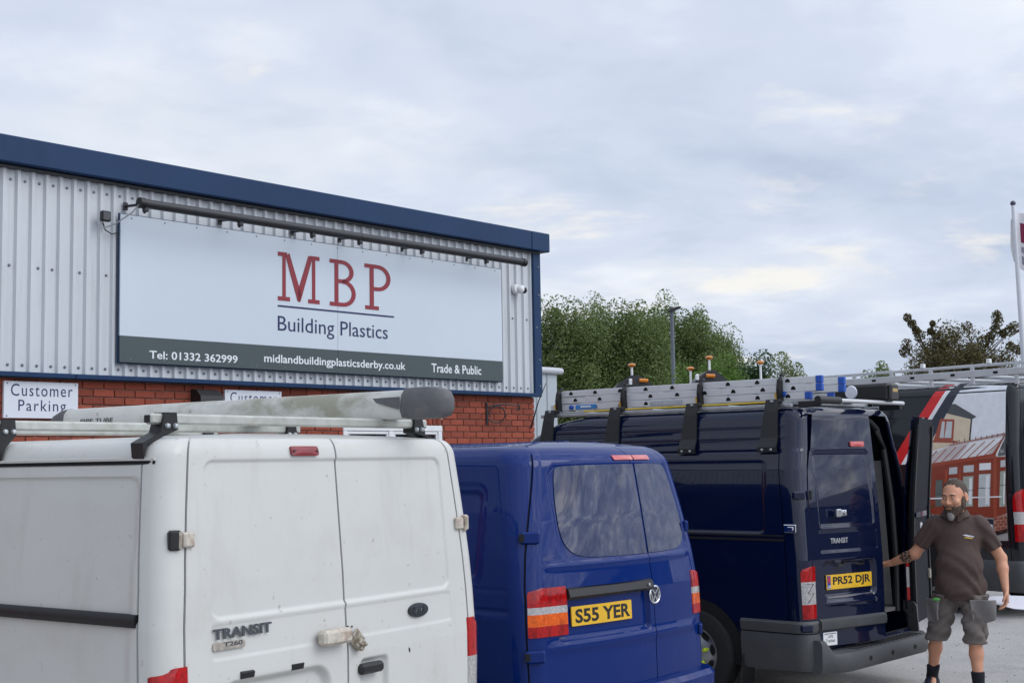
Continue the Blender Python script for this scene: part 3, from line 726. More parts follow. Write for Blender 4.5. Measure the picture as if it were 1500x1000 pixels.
AMBER = mat('lamp_amber', (0.66, 0.10, 0.006), rough=.12, coat=.6, spec=.2, noise=(55, .4), grime=[(22, .5, .62, (.34, .03, .002), .6, (1, 1, .3))])
CLEAR = mat('lamp_clear', (0.36, 0.35, 0.34), rough=.15, coat=1.0, noise=(70, .4), bump=(80, .6, .006))
CHROME = mat('chrome', (0.62, 0.63, 0.64), rough=.12, metal=1.0)
GREYP = mat('grey_plastic', (0.055, 0.057, 0.06), rough=.55, noise=(4, .15), bump=(300, .15, .002), grime=(5, .55, .8, (.12, .115, .11), .4))
GAP = mat('panel_gap', (0.004, 0.004, 0.005), rough=.8)
# ------------------------------------------------------------------ white van
WPAINT = mat('white_paint', (0.55, 0.55, 0.52), rough=.42, spec=.2, coat=.4, coat_rough=.14, noise=(.9, .04),
             grime=[(2.2, .52, .78, (0.42, 0.405, 0.36), .42), (26, .64, .72, (0.22, 0.18, 0.13), .6), (5.0, .58, .80, (0.36, 0.34, 0.295), .42, (1, 1, .18))])
wv = Van('white_van', -.712, 5.70, 55,
         tab((.25, .93), (.6, .965), (1.0, .985), (1.3, .978), (1.55, .960), (1.75, .940), (2.05, .905)),
         tab((.3, 0), (1.1, 0), (1.45, .02), (2.05, .075)), tab((.3, 4.6), (.9, 4.55), (1.05, 4.4), (1.15, 3.9), (2.05, 3.0)),
         tab((.3, .085), (2.05, .09)), .02, 2.01, .075, .28, 2.6, kr=.5)
tag(wv.root, 'dirty white panel van with double rear doors and silver roof bars', 'van')
ZB = .52
zsplit1, zsplit2 = 1.315, 1.165
def wdisp(reg, A, Z, cv):
    D = np.zeros_like(A); rg = np.broadcast_to(reg, A.shape)
    r_ = rg == 2
    Dd = np.zeros_like(A)
    for sg in (1, -1):
        y = A * sg
        Dd += np.where(y > 0, recess(y, Z, -.12, .735, zsplit1, 1.925, .05, .009, .010), 0)
        Dd += np.where(y > 0, recess(y, Z, -.12, .74, zsplit2, zsplit1 - .012, .02, .004, .010), 0)
    Dd += recess(A, Z, .10, .715, .62, 1.085, .09, .035, .03)          # number plate bay, left door
    Dd += recess(A, Z, -.265, -.075, .88, 1.075, .03, .022, .02)       # handle bay, right door
    D = np.where(r_, Dd, D)
    s_ = rg == 0
    Ds = recess(A, Z, .205, 2.55, .70, 1.868, .06, .011, .011) + ridge(Z - 1.918, .006, -.010)
    Ds += -.010 * smooth01((.62 - Z) / .03) * 0
    return np.where(s_, Ds, D)
sx_ = list(np.concatenate([np.arange(.14, 2.7, .02), np.arange(2.75, 4.8, .15)]))
qy = .80 / .86
G = wv.grid(sx_, list(np.linspace(-1, 1, 290)), list(np.concatenate([np.concatenate([np.arange(.28, .9, .012), np.arange(.9, 2.0, .0062)])])), wdisp, gaps_side=[.145], gaps_rear=[.972, 0.0, -.972], gaps_z=[ZB], gw=.0052)
def wgap(rg, A, Z, gc, gr):
    return ((rg == 2) & (gc == 1) & (Z > ZB)) | ((rg == 2) & (gr == 1)) | ((rg == 0) & (gc == 1) & (Z < 1.912) & (Z > .5))
def wpart(fr, fa, fz, roof):
    p = np.zeros(fr.shape, int); d = (fr == 2) & (fz > ZB) & (fz < 1.9) & ~roof
    d = (fr == 2) & (fz > ZB) & ~roof
    p[d & (fa > 0)] = 1; p[d & (fa <= 0)] = 2; return p
wo_ = wv.finish(G, wgap, wpart, {0: ('body', [WPAINT, GAP]), 1: ('rear_door', [WPAINT, GAP]), 2: ('rear_door', [WPAINT, GAP])})
DL, DR = wo_[1], wo_[2]
DL['label'] = 'left rear door with model badge'; DR['label'] = 'right rear door with oval badge and broken lock'
rear = lambda a, b, o: wv.rear(a, b, o)
def rpatch(van, name, poly, off, m, parent, skirt=.012, dome=0.0, rings=4, step=.05, surf=None):
    q = MB(); patch(q, poly, surf or (lambda a, b, o: van.rear(a, b, o)), off, rings, skirt, step, dome=dome); return q.build(name, m, parent)
# high brake light
a, b = wv.pr(427, 660, .06), wv.pr(466, 660, .06)
z_ = (a[1] + b[1]) / 2
rpatch(wv, 'brake_light', rrect(b[0], a[0], z_ - .02, z_ + .02, .012), .012, REDD, DL, .014, .003)
q = MB()
for yy in (a[0] - .012, b[0] + .012): q.lathe([(0, .002), (.006, 0)], 8, Matrix.Translation(wv.rear(yy, z_, .0165)) @ Matrix.Rotation(-pi / 2, 4, 'Y'))
q.build('lens_screws', DARKM, DL)
# badges
def rtext(van, name, s, px0, px1, py0, py1, m, parent, x0=0.0, off=.004, thick=.004, bold=.03, space=1.0, shear=0.0):
    """py0/py1 = top and bottom at the left end"""
    ya, zt_ = van.pr(px0, py0, x0); yb, _ = van.pr(px1, py0, x0); _, zb_ = van.pr(px0, py1, x0)
    return text(name, s, ya, yb, zb_, zt_, lambda a, b, o: van.rear(a - shear * (b - zb_), b, off + o), m, parent, bold=bold, space=space, thick=thick)
BADGE = mat('badge_grey', (0.10, 0.105, 0.115), rough=.3, metal=.5)
rtext(wv, 'model_badge', 'TRANSIT', 317, 400, 922, 938, BADGE, DL, bold=.03)
ya, z1 = wv.pr(316, 943); yb, z0 = wv.pr(362, 952); 
rpatch(wv, 'engine_badge', rrect(yb, ya, z1 - .028, z1, .01), .006, mat('old_silver', (.40, .36, .31), .4, metal=.4, noise=(50, .4)), DL)
rtext(wv, 'engine_badge_text', 'T260', 331, 358, 940.5, 947, BADGE, DL, off=.0065, thick=.001, bold=.02)
# oval badge on the right door, illegible grey script
ya, zc = wv.pr(601, 895); yb, _ = wv.pr(630, 895); c_ = ((ya + yb) / 2, zc); rx = (ya - yb) / 2
ov = [(c_[0] + rx * cos(t), c_[1] + rx * .44 * sin(t)) for t in np.linspace(0, 2 * pi, 25)[:-1]]
o = rpatch(wv, 'oval_badge', ov, .006, mat('oval_dark', (.02, .022, .028), .3), DR, dome=.003)
q = MB()
pts = [(-.62, -.1), (-.5, .22), (-.36, .25), (-.42, -.18), (-.3, .0), (-.2, .1), (-.1, -.12), (0, .1), (.12, .08), (.1, -.1), (.28, .1), (.4, .0), (.52, .24), (.5, -.12), (.62, -.05)]
q.tube([wv.rear(c_[0] - rx * u, c_[1] + rx * v, .0095) for u, v in pts], .0016, 5); q.build('script', BADGE, o)
# lock hasp cover on the left door
OLDW = mat('old_white_metal', (.52, .48, .41), rough=.5, noise=(30, .2), grime=[(18, .45, .7, (.24, .13, .07), .8)])
OLDS = mat('old_zinc', (.40, .36, .29), rough=.45, metal=.5, noise=(40, .4), grime=[(25, .45, .7, (.10, .07, .05), .8)])
ya, z1 = wv.pr(463, 925); yb, z0 = wv.pr(504, 937)
q = MB(); q.box((-.028, (ya + yb) / 2, (z0 + z1) / 2), (.055, ya - yb, .062), .012); q.build('lock_cover', OLDW, DL)
yc, zc = wv.pr(521, 936)
q = MB(); M_ = Matrix.Rotation(radians(33), 3, 'X')
q.box((-.008, yc, zc), (.008, .07, .07), .002, Matrix.Rotation(radians(45), 3, 'X')); q.box((-.02, yc - .005, zc - .018), (.03, .05, .045), .006, M_); q.box((-.035, yc + .004, zc - .01), (.02, .03, .022), .004, M_)
for dy, dz in ((.015, .02), (-.018, -.02), (.01, -.035)): q.lathe([(0, .006), (.006, .005), (.008, 0)], 8, Matrix.Translation((-.042, yc + dy, zc + dz)) @ Matrix.Rotation(-pi / 2, 4, 'Y'))
q.build('broken_lock', OLDS, DR)
q = MB()
for px in (511, 517): q.lathe([(0, .0022), (.004, .002), (.0045, 0)], 8, Matrix.Translation(wv.rear(*wv.pr(px, 917), .0005)) @ Matrix.Rotation(-pi / 2, 4, 'Y'))
q.build('rivet_holes', GAP, DR)
yc, zc = wv.pr(601, 951)
rpatch(wv, 'paint_chip', [(yc + .006, zc + .012), (yc - .004, zc + .004), (yc - .003, zc - .012), (yc + .007, zc - .003)], .0015, DARKM, DR, .002)
# handle and plate lamps
ya, z1 = wv.pr(519, 978, .02); yb, z0 = wv.pr(553, 978, .02)
q = MB(); q.box((-.006, (ya + yb) / 2, z1 - .005), (.04, ya - yb, .045), .012); q.build('handle', BLACKP, DR)
for px, py in ((356, 983), (429, 971)):
    yc, zc = wv.pr(px, py, .03)
    q = MB(); q.prism([(-.03, 0), (.012, .022), (.012, -.02), (-.025, -.022)], -.034, .034, lambda a_, b_, t_: (a_ + .028, yc + t_, zc + b_)); q.build('plate_lamp', BLACKP, DL, smooth=False)
plate(wv, 'number_plate', '', .41, .80, .52, .111, -.030, YELLOW, parent=DL)
q = MB(); q.box((.018, .39, .885), (.02, .10, .02), .004); q.build('handle', BLACKP, DL)
# hinges
def hinge(van, y, z, w, h, m1, m2, parent, side=1):
    q = MB()
    p = van.rear(y - .03 * side, z, 0.0); q.box((p[0] - .010, p[1], z), (.022, w, h * .75), .006)
    o1 = q.build('hinge', m1, parent)
    q = MB(); c = van.corner(72, z, .006); q.box((c[0], side * c[1], z), (.05, .03, h), .008, Matrix.Rotation(radians(side * 66), 3, 'Z')); q.build('hinge_bracket', m2, o1)
    q = MB(); p2 = van.rear((y + .012) * 1.0 if side > 0 else y - .012, z, .014); q.tube([(p2[0], p2[1], z - h * .42), (p2[0], p2[1], z + h * .42)], .011, 8); q.build('hinge_pin', OLDS, o1)
    return o1
zc = wv.pr(266, 792)[1]; hinge(wv, .865, zc, .055, .075, OLDW, BLACKP, wv.root, 1)
zc = wv.pr(669, 767)[1]; hinge(wv, -.865, zc, .055, .075, OLDW, OLDW, wv.root, -1)
hinge(wv, .865, .78, .055, .075, OLDW, BLACKP, wv.root, 1); hinge(wv, -.865, .78, .055, .075, OLDW, OLDW, wv.root, -1)
# tail lights wrap the corner
def tail_light(van, z0, z1, y_in, ang0, side, parent, layers, name='tail_light', rtop=.035, off=.006, xs=0.0):
    """a lens that wraps the rear corner; layers = list of (z0, z1, material) nested"""
    n = 10; o = None
    for idx, (za, zb, m) in enumerate(layers):
        V = []; F = []; rows = 7
        zz = np.linspace(za, zb, rows); path = [('c', t) for t in np.linspace(ang0, 90, n)]
        Wd, r, X0 = van.dims((z0 + z1) / 2); ystart = float(Wd - r)
        path += [('r', y) for y in np.linspace(ystart, y_in, 5)[1:]]
        for i, z in enumerate(zz):
            for kind, v in path:
                t = 0.0
                if zb > z1 - 1e-6: t = max(0.0, (z - (z1 - rtop)) / rtop)
                if kind == 'c':
                    v2 = v + (90 - v) * (1 - sqrt(max(0.0, 1 - t * t))) * .8; p = van.corner(v2, z, off)
                else: p = van.rear(v, z, off)
                V.append((p[0], p[1] * side, p[2]))
        c = len(path)
        for i in range(rows - 1):
            for k in range(c - 1): F.append((i * c + k, i * c + k + 1, (i + 1) * c + k + 1, (i + 1) * c + k))
        # skirt
        lp = [k for k in range(c)] + [(i + 1) * c + c - 1 for i in range(rows - 1)] + [(rows - 1) * c + c - 2 - k for k in range(c - 1)] + [(rows - 2 - i) * c for i in range(rows - 1)]
        bse = len(V); ctr = np.array([.15, van.dims((za + zb) / 2)[0] * .7 * side, 0])
        for k in lp:
            p = np.array(V[k]); d = np.array([ctr[0] - p[0], ctr[1] - p[1], 0]); d = d / np.linalg.norm(d); V.append(tuple(p + d * .03))
        m_ = len(lp)
        for k in range(m_): F.append((lp[k], lp[(k + 1) % m_], bse + (k + 1) % m_, bse + k))
        q = MB(); q.add(V, F)
        if o is None: o = q.build(name, m, parent)
        else: q.build('lens', m, o)
    return o
def lens_ribs(van, o, z0, z1, angs, side, off=.0075):
    for a_ in angs:
        q = MB(); q.tube([(p[0], p[1] * side, p[2]) for p in (van.corner(a_, z_, off) for z_ in np.linspace(z0, z1, 5))], .0012, 4); q.build('lens_rib', GAP, o)
for sd_ in (1, -1):
    o = tail_light(wv, 0.76, 1.165, .862, 12, sd_, wv.root, [(.76, .84, RED), (.84, .985, CLEAR), (.985, 1.165, RED)])
# side rail, lower cladding, bumper
q = MB(); za = wv.ps(0, 893, .975)[1]; xa_ = wv.ps(200, 900, .975)[0]
wv.band(q, [('s', t) for t in np.linspace(xa_, 2.5, 30)], [(za - .024, -.02), (za - .024, .008), (za - .012, .014), (za + .012, .014), (za + .024, .006), (za + .024, -.02)]); q.build('door_rail', BLACKP, wv.root)
q = MB(); wv.band(q, [('s', t) for t in np.linspace(2.6, .2, 20)] + [('c', t) for t in range(0, 91, 10)] + [('r', y) for y in np.linspace(.8, -.8, 14)], [(.28, -.02), (.28, .03), (.36, .06), (.46, .06), (.50, .03), (.505, -.02)]); q.build('bumper', GREYP, wv.root)
for xx in (.95, 3.75):
    for sg in (1, -1): wheel(wv.root, xx, sg * .86)
    for sg in (1, -1):
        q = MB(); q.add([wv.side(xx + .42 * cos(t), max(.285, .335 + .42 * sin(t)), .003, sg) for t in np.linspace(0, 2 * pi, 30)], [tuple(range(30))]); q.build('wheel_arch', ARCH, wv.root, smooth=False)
# cab glazing
for sg in (1, -1):
    q = MB(); patch(q, [(2.75, 1.25), (3.62, 1.2), (3.2, 1.72), (2.75, 1.75)], lambda a, b, o, sg=sg: wv.side(a, b, o, sg), .004, 4, .01, .1); q.build('cab_window', GLASSD, wv.root)
# roof bars: a galvanised square tube across the roof on two black feet
def roof_bar(van, x, yl, yr, z, m, parent, hw_=.021, n_feet=True):
    q = MB(); q.box((x, (yl + yr) / 2, z), (.042, yl - yr, hw_ * 2), .008); o = q.build('roof_bar', m, parent)
    q = MB(); q.box((x, yl + .003, z), (.034, .006, .03), .004); q.build('end_plug', BLACKP, o)
    for sg, yy in ((1, yl - .085), (-1, yr + .085)):
        zb = van.zt - .078
        ys = van.side(x, zb, .006, sg)[1]
        q = MB(); q.prism([(yy + sg * .028, z + hw_ + .004), (yy - sg * .028, z + hw_ + .004), (yy - sg * .035, z - hw_ - .02), (ys - sg * .012, zb + .055), (ys + sg * .006, zb), (ys + sg * .012, zb + .06), (yy + sg * .05, z - hw_ - .03)], x - .035, x + .035, lambda a, b, t: (t, a, b)); q.build('foot', BLACKP, o, smooth=False)
        q = MB()
        for dx_ in (-.042,):
            for k in (-.02, .02): q.lathe([(0, .012), (.009, .01), (.012, 0)], 8, Matrix.Translation((x + dx_ + .006, yy + k, z - hw_ - .006)) @ Matrix.Rotation(-pi / 2, 4, 'Y'))
        q.build('bolts', STEEL, o)
    return o
GALV = mat('old_galvanised', (0.46, 0.47, 0.43), rough=.42, metal=.35, noise=(12, .2), grime=[(10, .5, .75, (.30, .28, .22), .6)])
RB = []
for x, yl, yr in ((.22, .885, -.80), (1.12, .98, -.86), (1.75, .98, -.86)): roof_bar(wv, x, yl, yr, 2.085, GALV, wv.root)
q = MB(); wv.band(q, [('s', t) for t in np.linspace(.14, 2.6, 20)], [(1.912, -.012), (1.912, .003), (1.924, .003), (1.924, -.012)]); q.build('gutter_painted_shadow', GAP, wv.root)  # black strip painted in as the shadow line below the gutter
q = MB(); wv.band(q, [('s', t) for t in np.linspace(.14, 2.6, 20)], [(1.926, -.01), (1.926, .012), (1.936, .014), (1.940, -.01)]); q.build('gutter', WPAINT, wv.root)
# pipe tube lying on the bars
PT = empty('pipe_tube', wv.P + wv.F * -.055 + wv.Lft * -.52 + np.array([0, 0, 2.098]), wv.a + pi / 2)
tag(PT, 'long weathered white pipe carrier tube with dark grey end cap on roof bars', 'pipe carrier')
PIPE = mat('pipe_white', (0.58, 0.58, 0.54), rough=.45, noise=(6, .1), grime=[(5, .45, .62, (.23, .22, .14), .75, (.6, 1, 1)), (30, .62, .72, (.08, .08, .06), .6)])
CAPG = mat('cap_grey', (0.105, 0.105, 0.11), rough=.6, noise=(14, .2), grime=(12, .55, .8, (.2, .19, .18), .5))
prof = [(.80, -.95), (1.0, -.55), (.86, .55), (.5, .98), (0, 1.05), (-.5, .98), (-.86, .55), (-1.0, -.55), (-.80, -.95), (-.3, -1.02), (.3, -1.02)]
q = MB(); q.tube([(x, 0, .070) for x in np.linspace(.12, 2.62, 24)], .066, prof=prof, up=(0, 0, 1)); q.build('tube', PIPE, PT)
q = MB(); q.tube([(.135, 0, .075), (.05, 0, .075), (.0, 0, .074), (-.045, 0, .072), (-.08, 0, .069), (-.098, 0, .067), (-.105, 0, .066)], [.0705, .072, .0715, .068, .057, .040, .02], prof=prof, up=(0, 0, 1)); q.build('end_cap', CAPG, PT)
q = MB(); q.tube([(2.62, 0, .069), (2.67, 0, .068), (2.76, 0, .062), (2.82, 0, .052)], [.069, .064, .042, .02], prof=prof, up=(0, 0, 1)); q.build('end_cap', CAPG, PT)
q = MB(); q.add([(.135, .0705, .105), (.30, .0705, .103), (.28, .0715, .082), (.135, .0745, .045)], [(0, 1, 2, 3)]); q.build('cap_tongue', CAPG, PT, smooth=False)
text('print', 'PIPE TUBE', 2.46, 2.18, .050, .076, lambda a, b, o: (a, .0705 - (b - .03) * .14, b), DARKM, PT)
# ------------------------------------------------------------------ bright blue van
BPAINT = mat('blue_paint', (0.002, 0.018, 0.125), rough=.35, spec=.02, coat=.55, coat_rough=.025, noise=(1.2, .05), grime=[(3, .55, .8, (.03, .05, .19), .35), (120, .70, .76, (.12, .14, .22), .3)])
vv = Van('blue_van', .705, 8.155, 47,
         tab((.25, .84), (.6, .87), (.95, .88), (1.15, .875), (1.35, .86), (1.6, .825), (1.97, .76)),
         tab((.25, -.01), (.55, -.01), (.9, 0), (1.12, .008), (1.3, .030), (1.55, .07), (1.97, .145)), tab((.3, 4.7), (.85, 4.65), (1.05, 4.4), (1.15, 4.0), (1.97, 2.9)),
         tab((.3, .14), (1.1, .15), (1.97, .19)), .065, 1.985, .12, .28, 2.5, kr=1.25, crown=.035)
tag(vv.root, 'bright blue panel van with yellow plate S55 YER and dark rear windows', 'van')
YG = -.215                                           # the gap between the doors lies right of the centre
def qof(y, z=1.0):
    Wd, r, X0 = vv.dims(z); return float(y / (Wd - r))
QG = qof(YG, 1.3)
zwb, zwt = 1.335, 1.865
winL = [(.515, zwt - .05), (.495, zwt - .006), (.41, zwt + .002), (.1, zwt + .006), (YG + .03, zwt + .006), (YG + .010, zwt + .006), (YG + .010, zwt - .02), (YG + .010, zwb + .01), (YG + .010, zwb - .014), (YG + .04, zwb - .014), (.28, zwb - .010), (.43, zwb + .005), (.515, zwb + .06), (.545, zwb + .16), (.54, zwt - .20)]
winR = [(YG - .010, zwt - .02), (YG - .010, zwt + .006), (YG - .03, zwt + .006), (-.50, zwt + .002), (-.585, zwt - .006), (-.61, zwt - .05), (-.66, zwt - .22), (-.69, zwb + .16), (-.68, zwb + .05), (-.60, zwb + .0), (-.50, zwb - .010), (YG - .04, zwb - .014), (YG - .010, zwb - .014), (YG - .010, zwb + .01)]
def chaikin(P, n=2):
    for _ in range(n):
        Q = []
        for i in range(len(P)):
            a, b = P[i], P[(i + 1) % len(P)]; Q += [(a[0] * .75 + b[0] * .25, a[1] * .75 + b[1] * .25), (a[0] * .25 + b[0] * .75, a[1] * .25 + b[1] * .75)]
        P = Q
    return P
def vdisp(reg, A, Z, cv):
    rg = np.broadcast_to(reg, A.shape); D = np.zeros_like(A)
    Dd = recess(A, Z, -.72, .575, zwb - .03, zwt + .015, .10, .010, .016)
    Dd += recess(A, Z, YG + .035, .63, .86, 1.165, .03, .030, .022)
    Dd += ridge(Z - .835 + .0 * A, .03, .010) * smooth01((.75 - np.abs(A)) / .1)
    Dd += ridge(Z - (zwb - .045), .015, .006) * smooth01((.72 - np.abs(A)) / .08)
    D = np.where(rg == 2, Dd, D)
    Ds = recess(A, Z, .47, 1.35, 1.22, 1.73, .06, .014, .018) + recess(A, Z, .43, 1.40, 1.18, 1.77, .08, .006, .010)
    Ds += ridge(Z - 1.045, .010, -.009) + ridge(Z - 1.165, .006, -.005) * smooth01((A - .12) / .02) + ridge(Z - 1.0, .03, .005)
    Ds += ridge(Z - (1.95), .012, -.006)
    return np.where(rg == 0, Ds, D)
sx_ = list(np.concatenate([np.arange(.20, 1.9, .018), np.arange(1.95, 4.8, .15)]))
G = vv.grid(sx_, list(np.linspace(-1, 1, 170)), list(np.arange(.28, 1.9, .0115)), vdisp, gaps_side=[], gaps_rear=[QG], gaps_z=[.545], narc=14, gaps_arc=[44], gw=.0042, arcwarp=lambda z: 26 * smooth01((z - 1.1) / .85))
def vgap(rg, A, Z, gc, gr):
    return ((rg == 2) & (gc == 1) & (Z > .545)) | ((gr == 1) & ((rg == 2) | (rg == 1) | (rg == 3))) | ((rg == 1) & (gc == 1) & (Z > .5) & (Z < 1.94))
def vpart(fr, fa, fz, roof):
    p = np.zeros(fr.shape, int); d = (fr == 2) & (fz > .545) & ~roof & (fz < 1.93)
    p[d & (fa > YG)] = 1; p[d & (fa <= YG)] = 2; return p
vo = vv.finish(G, vgap, vpart, {0: ('body', [BPAINT, GAP]), 1: ('rear_door', [BPAINT, GAP]), 2: ('rear_door', [BPAINT, GAP])})
DL, DR = vo[1], vo[2]
BLUEGLASS = mat('tinted_glass', (0.006, 0.014, 0.060), rough=.015, spec=.8, coat=0.0, coat_rough=.01)
rpatch(vv, 'rear_window', chaikin(winL), -.004, BLUEGLASS, DL, .008, 0, 8, .05)
rpatch(vv, 'rear_window', chaikin(winR), -.004, BLUEGLASS, DR, .008, 0, 8, .05)
# high brake light, in two halves
zb = 1.925
for a, b, par in ((YG + .006, YG + .205, DL), (YG - .195, YG - .006, DR)):
    zc = .5 * (vv.zt + zwt) 
    rpatch(vv, 'brake_light', rrect(a, b, 1.897, 1.926, .008), .010, mat('lamp_red_pale', (.48, .05, .05), .2, coat=1), par, .02, .003)
# lights
for sd_ in (1, -1):
    o = tail_light(vv, .905, 1.178, .565 if sd_ > 0 else .70, 48, sd_, vv.root, [(.905, .965, RED), (.965, 1.032, AMBER), (1.032, 1.072, CLEAR), (1.072, 1.178, RED)], rtop=.03, off=.008)
# handle trim and plate
ya, za = vv.pr(838, 871); yb, zb = vv.pr(938, 862)
q = MB(); zc = 1.135
V = []
q.prism([(.0, .032), (-.022, .022), (-.030, -.020), (-.012, -.036), (.03, -.036), (.03, .03)], YG + .022, .56, lambda a, b, t: (vv.rear(t, zc + b, 0)[0] + a, t, zc + b)); q.build('handle_trim', BLACKP, DL, smooth=False)
q = MB(); q.lathe([(0, .003), (.008, .003), (.010, 0)], 12, Matrix.Translation((vv.rear(-.12, zc, 0)[0] - .031, -.145, zc)) @ Matrix.Rotation(-pi / 2, 4, 'Y')); q.build('lock_barrel', CHROME, DL)
py_, pz_ = vv.pr(885, 897, .02)
plate(vv, 'number_plate', 'S55 YER', py_, pz_, .52, .111, -.020, YELLOW, parent=DL)
# round emblem
yc, zc = vv.pr(960, 870); er = .057
q = MB(); p0 = vv.rear(yc, zc, .004)
M_ = Matrix.Translation(p0) @ Matrix.Rotation(-pi / 2, 4, 'Y')
q.lathe([(er - .012, .0), (er - .012, .007), (er - .007, .010), (er, .006), (er, -.002)], 36, M_)
def bar2(q, pts, w):
    for (a, b), (c, d) in zip(pts[:-1], pts[1:]):
        L_ = math.hypot(c - a, d - b); nx, nz = -(d - b) / L_ * w / 2, (c - a) / L_ * w / 2
        q.prism([(a + nx, b + nz), (c + nx, d + nz), (c - nx, d - nz), (a - nx, b - nz)], 0, .006, lambda u, v, t: (p0[0] - .001 - t, yc - u, zc + v))
e_ = er - .011
bar2(q, [(-.028, .034), (0, -.0 + .003), (.028, .034)], .009); bar2(q, [(-.041, .018), (-.020, -.040), (0, -.004), (.020, -.040), (.041, .018)], .009)
q.build('emblem', CHROME, DR, smooth=False)
q = MB(); q.lathe([(0, .001), (er - .012, .001)], 30, M_); q.build('emblem_disc', mat('emblem_dark', (.03, .035, .06), .3), DR)
# hinges
for zc in (vv.pr(792, 792)[1] + .01, .80):
    for sg in (1, -1):
        q = MB(); c = vv.corner(60, zc, .010 if sg > 0 else .0); q.box((c[0], sg * c[1], zc), (.115, .030, .070), .010, Matrix.Rotation(radians(sg * 56), 3, 'Z')); o = q.build('hinge', BPAINT, vv.root)
        q = MB(); c = vv.corner(44, zc, .0262 if sg > 0 else .0162); q.box((c[0], sg * c[1], zc), (.032, .006, .046), .002, Matrix.Rotation(radians(sg * 54), 3, 'Z')); q.build('hinge_recess', GAP, o)
# bumper
q = MB(); path = [('s', t) for t in np.linspace(.62, .25, 5)] + [('c', t) for t in range(0, 91, 9)] + [('r', y) for y in np.linspace(.72, -.72, 18)]
prof = [(.30, -.02), (.30, .02), (.36, .065), (.46, .085), (.525, .085), (.555, .06), (.565, -.03)]
vv.band(q, path, prof); bmp = q.build('bumper', BPAINT, vv.root)
q = MB(); V = []; F = []
path2 = [(sg, t) for sg, t in [(-1, t) for t in range(90, -1, -9)]]
for sg, t in path2:
    for z, off in prof: 
        p = vv.corner(t, z, off); V.append((p[0], -p[1], p[2]))
n_ = len(prof)
for i in range(len(path2) - 1):
    for k in range(n_ - 1): F.append((i * n_ + k, (i + 1) * n_ + k, (i + 1) * n_ + k + 1, i * n_ + k + 1))
q.add(V, F); q.build('bumper_end', BPAINT, bmp)
for yy in (.5, -.5): rpatch(vv, 'reflector', rrect(yy - .09, yy + .09, .40, .425, .01), .083, RED, bmp, .01)
for xx in (.98, 3.98):
    for sg in (1, -1):
        wheel(vv.root, xx, sg * .82)
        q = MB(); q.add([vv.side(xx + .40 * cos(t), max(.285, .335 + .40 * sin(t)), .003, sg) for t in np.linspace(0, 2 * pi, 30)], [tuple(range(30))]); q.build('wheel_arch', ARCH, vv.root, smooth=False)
for sg in (1, -1):
    q = MB(); patch(q, [(2.7, 1.22), (3.6, 1.2), (3.15, 1.72), (2.7, 1.75)], lambda a, b, o, sg=sg: vv.side(a, b, o, sg), .004, 4, .01, .1); q.build('cab_window', GLASSD, vv.root)
# roof ribs
for yy in (.55, .28, 0, -.28, -.55):
    q = MB(); q.box((1.7, yy, vv.zt + vv.crown * (1 - (yy / .62) ** 2 * .85) - .004 if abs(yy) < .5 else vv.zt + .004), (2.4, .05, .012), .005); q.build('roof_rib', BPAINT, vv.root)
# ------------------------------------------------------------------ dark navy van with one rear door standing open
NPAINT = mat('navy_paint', (0.0025, 0.006, 0.027), rough=.3, spec=.02, coat=1.0, coat_rough=.02, noise=(1.2, .06), grime=[(3, .55, .8, (.010, .014, .036), .4)])
nv = Van('navy_van', 2.835, 10.896, 48,
         tab((.25, .905), (.6, .93), (1.0, .943), (1.3, .94), (1.6, .930), (1.80, .912), (1.94, .870), (1.96, .855), (2.29, .785)),
         tab((.3, 0), (1.1, 0), (1.5, .02), (2.29, .09)), tab((.3, 4.75), (.9, 4.7), (1.05, 4.5), (1.15, 4.05), (1.95, 3.25), (2.1, 3.0), (2.22, 2.75), (2.29, 2.45)),
         tab((.3, .10), (2.29, .13)), .02, 2.285, .10, .28, 2.3, kr=.55)
tag(nv.root, 'dark navy panel van with ladder rack, plate PR52 DJR, rear doors open', 'van')
ZB = .44; YH = .755
def ndisp(reg, A, Z, cv):
    rg = np.broadcast_to(reg, A.shape); D = np.zeros_like(A); Dd = np.zeros_like(A)
    for sg in (1, -1):
        y = A * sg
        Dd += np.where(y > 0, recess(y, Z, .065, .71, 1.345, 1.94, .04, .008, .018), 0)
        Dd += np.where(y > 0, recess(y, Z, .05, .72, 1.155, 1.325, .02, .004, .012), 0)
    Dd += recess(A, Z, .09, .70, .80, 1.09, .06, .030, .025)
    Dd += ridge(Z - .765, .018, .012) * smooth01((A - .08) / .05) * smooth01((.70 - A) / .05)
    D = np.where(rg == 2, Dd, D)
    Ds = recess(A, Z, .36, 2.3, 1.30, 1.875, .05, .010, .02) + ridge(Z - 1.945, .007, -.012) + ridge(Z - 1.965, .012, .006)
    Ds += ridge(Z - 2.055, .010, .006) + ridge(Z - 2.145, .010, .006)
    return np.where(rg == 0, Ds, D)
sx_ = list(np.concatenate([np.arange(.15, 2.4, .02), np.arange(2.5, 4.9, .15)]))
def qn(y): 
    Wd, r, X0 = nv.dims(1.2); return float(y / (Wd - r))
QH = .985
G = nv.grid(sx_, list(np.linspace(-1, 1, 150)), list(np.arange(.28, 2.2, .0125)), ndisp, gaps_side=[.17], gaps_rear=[QH, 0.0, -QH], gaps_z=[ZB])
def ngap(rg, A, Z, gc, gr): return ((rg == 2) & (gc == 1) & (Z > ZB)) | ((rg == 0) & (gc == 1) & (Z < 1.94) & (Z > .62)) | ((rg == 2) & (gr == 1))
